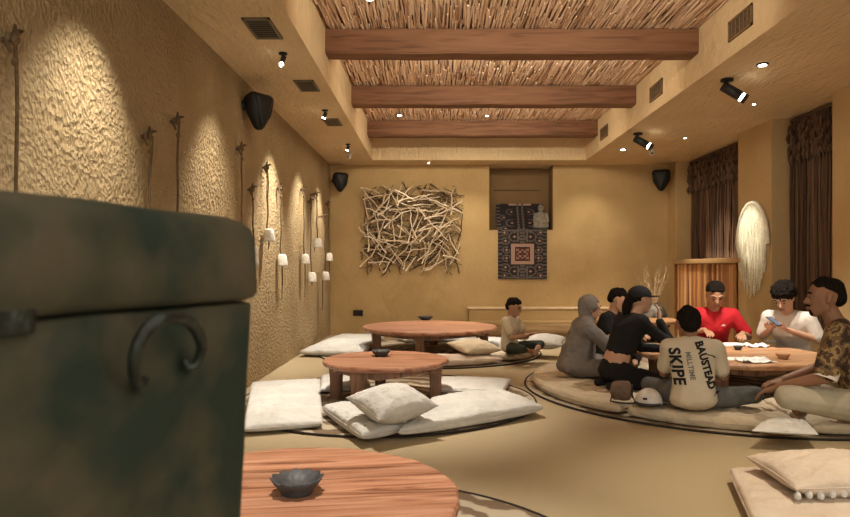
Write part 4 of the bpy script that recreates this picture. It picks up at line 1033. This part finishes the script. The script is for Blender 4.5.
# third diner
person('dark haired diner in black shirt behind the woman in the cap', (1.79, 7.0, MZ), -125, 1.0, SK_L,
       pose(.14, .06, wrL=(-.10, .40, .35), wrR=(.10, .40, .35), elL=(-.22, .22, .3), elR=(.22, .22, .3)), black, black, 'short', 12, 20, 0, .55, 1.0)
# woman with cap
person('woman in black cap and cropped black top leaning on the table with chin on hand', (1.53, 5.50, MZ), -74, 1.0, SK_L,
       pose(.24, .07, **dict(kneel, che=(0, .13, .48), nek=(0, .20, .635), hed=(0, .27, .75), shL=(-.165, .18, .58), shR=(.165, .18, .58),
            elL=(-.22, .42, .32), elR=(.17, .48, .36), wrL=(-.1, .62, .31), wrR=(.07, .41, .59), haR=(-.25, .15, 1), haL=(.3, 1, 0), pnR=(-.5, -.6, 0), slouch=.0, topname='cropped_top')),
       black, black, 'cap', -8, 2, 0, 1.0, 1.0, croptop=True, socks=True, female=True)
# red shirt
rm, rshirt, _ = person('man in red t-shirt sitting behind the table looking down', (3.06, 7.12, MZ), 168, 1.07, SK_M,
       pose(.16, .07, elL=(-.34, .12, .28), elR=(.30, .16, .30), wrL=(-.24, .30, .33), wrR=(.12, .34, .36), slouch=-.02, knL=(-.20, .34, .13), knR=(.20, .34, .13)), red, black, 'short', 0, 26, 0, .75, 1.0, headscale=1.1)
# white shirt with phone
wm, _, _ = person('man in white t-shirt looking down at a phone in his hands', (3.76, 6.68, MZ), 132, 1.06, SK_L,
       pose(.18, .10, elL=(-.26, .14, .30), elR=(.26, .14, .30), wrL=(-.07, .38, .40), wrR=(.10, .36, .40), haL=(.25, .8, .25), haR=(-.2, .8, .25), pnL=(0, 0, 1), pnR=(0, 0, 1), knL=(-.22, .32, .13), knR=(.22, .32, .13)), whitec, black, 'fluffy', 0, 34, 0, .8, 1.0, headscale=1.12)
# printed white shirt, back to camera
sk, skshirt, _ = person('man with back turned in cream t-shirt with black printed lettering and grey jeans', (1.88, 4.66, MZ), -14, .93, SK_D,
       pose(.07, .06, elL=(-.20, .18, .26), elR=(.24, .15, .25), wrL=(-.13, .38, .30), wrR=(.22, .36, .24), shL=(-.17, .07, .49), shR=(.175, .07, .49), hed=(-.02, .135, .655), knR=(.48, .16, .12), anR=(.16, .34, .06), toR=(.04, .40, .05), knL=(-.30, .38, .13)),
       cream, jeans, 'short', 8, 8, 0, .72, 1.0, legr=1.05, headscale=1.13)
# camouflage man
cm, _, _ = person('man in brown camouflage shirt and pale shorts at the right edge with forearm on knee', (2.95, 4.38, MZ + .0), 58, 1.19, SK_D,
       pose(.13, .06, shL=(-.20, .13, .50), shR=(.20, .13, .50), elL=(-.27, .20, .27), elR=(.24, .2, .27), wrL=(-.20, .43, .18), wrR=(.10, .42, .18), haL=(.1, 1, -.4), haR=(-.3, 1, -.3), hpL=(-.1, .03, .09), knL=(-.28, .38, .14), knR=(.34, .36, .13), anL=(-.1, .10, .05), anR=(-.02, .34, .05), toL=(-.16, -.04, .04), botname='shorts'),
       M['camo'], khaki, 'crop', 18, 2, 0, .85, .5, legr=1.08, beard=True)
# pale emblem on the chest of the red shirt
b_r = BVHTree.FromPolygons([v.co for v in rshirt.data.vertices], [tuple(p.vertices) for p in rshirt.data.polygons])
hit = b_r.ray_cast(Vector((-.08, 2, .42)), Vector((0, -1, 0)))
if hit[0]:
    bm = bmesh.new()
    for k in range(3): box(bm, -.022 + k * .015, -.012 + k * .015, -.002, .002, 0, .012 + .009 * k)
    for v in bm.verts: v.co += hit[0] + Vector((0, .003, 0))
    obj('chest_emblem', bm, whitec, rshirt)
# lettering on the shirt back
me_ = skshirt.data; bvh = BVHTree.FromPolygons([v.co for v in me_.vertices], [tuple(p.vertices) for p in me_.polygons])
INK = mat('black_print', (.015, .014, .014), .9); INK2 = mat('grey_print', (.16, .155, .15), .9)
def lettering(txt, x, z, size, rot, m, name, stretch=1.0, bold=.0):
    cu = bpy.data.curves.new('t', 'FONT'); cu.body = txt; cu.size = size; cu.align_x = 'CENTER'; cu.align_y = 'CENTER'; cu.offset = bold; cu.resolution_u = 3; cu.space_character = 1.05
    o = bpy.data.objects.new('t', cu); COL.objects.link(o); bpy.context.view_layer.update()
    m2 = bpy.data.meshes.new_from_object(o.evaluated_get(bpy.context.evaluated_depsgraph_get())); bpy.data.objects.remove(o); bpy.data.curves.remove(cu)
    bm = bmesh.new(); bm.from_mesh(m2); bpy.data.meshes.remove(m2)
    for _ in range(3):
        es = [e for e in bm.edges if e.calc_length() > .012]
        if es: bmesh.ops.subdivide_edges(bm, edges=es, cuts=1)
        bmesh.ops.triangulate(bm, faces=bm.faces)
    R = Matrix.Rotation(rot, 2)
    for v in bm.verts:
        q = R @ Vector((v.co.x, v.co.y * stretch)); X = x + q.x; Zz = z + q.y
        hit = bvh.ray_cast(Vector((X, -1, Zz)), Vector((0, 1, 0)))
        v.co = (hit[0] + Vector((0, -.0035, 0))) if hit[0] else Vector((X, -.1, Zz))
    obj(name, bm, m, skshirt)
lettering('SKIPE', -.12, .33, .105, D(-82), INK, 'print_lettering', 1.0, .004)
lettering('MILLTIME', -.03, .34, .045, D(-82), INK2, 'print_lettering', 1.1, .0015)
lettering('BAUSTEAD', .075, .345, .066, D(-76), INK, 'print_lettering', 1.15, .0035)
def stroke(pts, r, name='print_stroke'):
    bm = bmesh.new(); V = []
    for i in range(len(pts) - 1):
        for k in range(6):
            q = k / 6; V.append((pts[i][0] * (1 - q) + pts[i + 1][0] * q, pts[i][1] * (1 - q) + pts[i + 1][1] * q))
    V.append(pts[-1]); prev = None
    for i, (X, Zz) in enumerate(V):
        r_ = []
        for sgn in (-1, 1):
            hit = bvh.ray_cast(Vector((X + sgn * r, -1, Zz + sgn * r * .5)), Vector((0, 1, 0))); r_.append(bm.verts.new((hit[0] + Vector((0, -.0035, 0))) if hit[0] else (X, -.1, Zz)))
        if prev: bm.faces.new((prev[0], prev[1], r_[1], r_[0]))
        prev = r_
    obj(name, bm, INK, skshirt)
stroke([(.07, .235), (.16, .215), (.17, .18), (.13, .13)], .006); stroke([(.09, .42), (.13, .41), (.15, .395)], .005)
# phone held
pm = wm.matrix_basis if False else None
def loc_world(o, v): return Matrix.Translation(o.location) @ Matrix.Rotation(o.rotation_euler.z, 4, 'Z') @ Vector(v)
q = loc_world(wm, Vector((.01, .50, .475)) * 1.06)
q.z += .012
ph = thing('phone', q, 'dark phone held by the man in the white t-shirt', 'phone', None, wm.rotation_euler.z + D(70))
bm = bmesh.new(); box(bm, -.04, .04, -.078, .078, -.005, .004, .003); obj('case', bm, M['blackm'], ph)
bm = bmesh.new(); box(bm, -.036, .036, -.073, .073, .0042, .0052); obj('screen', bm, mat('phone_screen', (.02, .02, .03), .2, emit=((.8, .85, 1), .12)), ph)
ph.rotation_euler.x = D(-30)
bm = bmesh.new(); s_ = Vector((-.20, .13, .50)) * 1.17; e_ = Vector((-.27, .20, .27)) * 1.17
tube(bm, [s_.lerp(e_, .82), s_.lerp(e_, 1.02)], [.074, .070], 18); obj('undershirt_cuff', bm, whitec, cm, True)
# watch on camouflage man's wrist
bm = bmesh.new(); wv = Vector((-.20, .43, .18)) * 1.17; ev = Vector((-.27, .20, .27)) * 1.17; dv = (ev - wv).normalized()
tube(bm, [wv + dv * .012, wv + dv * .034], .034, 14); obj('wrist_strap', bm, M['blackm'], cm, True)

# ------------------------------------------------------------------ things by the diners
# round bag
bg_ = P(621, 403, .10)
t = thing('round_bag', (bg_.x, bg_.y, .112), 'small round brown bag lying on the mat beside the white cap', 'bag'); t.rotation_euler = (0, 0, D(-12))
BR = mat('brown_leather', (.12, .075, .05), .75, (.17, .11, .075), 12, .3, 30)
bm = bmesh.new(); hull(bm, [((-.045, 0, .085), (.04, .045, .075)), ((.05, 0, .085), (.035, .05, .08))]); obj('pouch', remesh(bm, .008, 2, .5, lambda c: .004 * noise.noise(c * 30)), BR, t, True)
bm = bmesh.new()
for sx in (.05,): tube(bm, [(sx + .033 + .004 * math.cos(a), .03 * math.cos(a) - .01, .085 + .05 * math.sin(a)) for a in [2 * PI * k / 20 for k in range(21)]], .005, 6)
obj('piping', bm, M['blackm'], t, True)
bm = bmesh.new(); tube(bm, [(-.07, -.03, .04), (-.085, -.06, .012), (-.02, -.09, .008), (.05, -.10, .007), (.10, -.07, .008), (.085, -.02, .05)], .006, 7); obj('strap', bm, M['blackm'], t, True)
# white cap
cp = P(652, 407, .10)
t = thing('baseball_cap', (cp.x - .03, cp.y - .02, .122), 'white baseball cap with black brim lying on the mat', 'cap'); t.rotation_euler = (0, 0, D(-25))
bm = bmesh.new(); ell(bm, (0, 0, .02), (.10, .105, .105), None, 4)
bmesh.ops.bisect_plane(bm, geom=list(bm.verts) + list(bm.edges) + list(bm.faces), plane_co=(0, 0, .012), plane_no=(0, 0, 1), clear_inner=True); bmesh.ops.holes_fill(bm, edges=[e for e in bm.edges if e.is_boundary])
obj('crown', bm, whitec, t, True)
bm = bmesh.new(); n = 16; ou = []; inn = []
for k in range(n + 1):
    a = D(200 + 140 * k / n); ou.append((.100 * math.cos(a), .10 * math.sin(a) + .075 * math.sin(a))); inn.append((.095 * math.cos(a), .10 * math.sin(a)))
prism(bm, ou + inn[::-1], .018, .028); bmesh.ops.recalc_face_normals(bm, faces=bm.faces); obj('brim', bm, M['blackm'], t)
bm = bmesh.new(); box(bm, -.03, .0, -.112, -.10, .055, .07, .002); obj('badge', bm, M['blackm'], t)
# table-top papers and napkins
def sheet(px, py, w_, l_, rz, label, m, h=.004, name='paper_menu', cat='paper', z=TH):
    p = P(px, py, z); bm = bmesh.new(); box(bm, -w_ / 2, w_ / 2, -l_ / 2, l_ / 2, .001, h, .001); o = obj(name, bm, m, None, False, (p.x, p.y, z)); o.rotation_euler = (0, 0, rz); tag(o, label, cat)
sheet(728, 345, .34, .22, D(5), 'white rectangular tray nearer the man in red', M['white'], .012, 'serving_tray', 'tray')
sheet(737, 359, .30, .20, D(-8), 'white paper sheet on the front of the diners\' table', M['white'])
def napkin(px, py, s, label, seed):
    p = P(px, py, TH); bm = bmesh.new(); n = 22; V = {}
    for i in range(n + 1):
        for j in range(n + 1):
            u, v = (i / n - .5), (j / n - .5); q = Vector((u * 4, v * 4, seed)); z_ = .006 + .06 * max(0, noise.noise(q) + .3 * abs(noise.noise(q * 2.6)) + .12) * (1 - 2.2 * max(abs(u), abs(v)) ** 2)
            V[i, j] = bm.verts.new((u * s * 1.5 + .02 * noise.noise(q * 1.7), v * s + .02 * noise.noise(q * 1.3 + Vector((4, 0, 0))), max(.004, z_)))
    for i in range(n):
        for j in range(n): bm.faces.new((V[i, j], V[i + 1, j], V[i + 1, j + 1], V[i, j + 1]))
    o = obj('napkin', bm, M['white'], None, True, (p.x, p.y, TH)); tag(o, label, 'napkin', 'crumpled napkins on the diners\' table'); so = o.modifiers.new('t', 'SOLIDIFY'); so.thickness = .003; so.offset = 1
napkin(757, 347, .14, 'crumpled white napkin close to the man in red', 1.3); napkin(755, 362, .18, 'crumpled white napkin at the front of the table right of the paper sheet', 4.7)
# rolled white napkin
rp = P(770, 343, TH); bm = bmesh.new(); tube(bm, [(-.05, 0, .018), (.05, 0, .018)], .017, 12); o = obj('rolled_napkin', bm, M['white'], None, True, (rp.x, rp.y, TH)); tag(o, 'small rolled white napkin beside the crumpled one near the man in red', 'napkin')
# white cloth near the camouflage man
t = cushion('folded_cloth', quad(P(752, 437, .08), P(818, 441, .08), P(806, 426, .09), P(768, 424, .09)), .04, 'crumpled white cloth on the mat in front of the man in camouflage', 'cloth', M['linen'], z0=.10, flat=.35, seed=77, wr=.012)
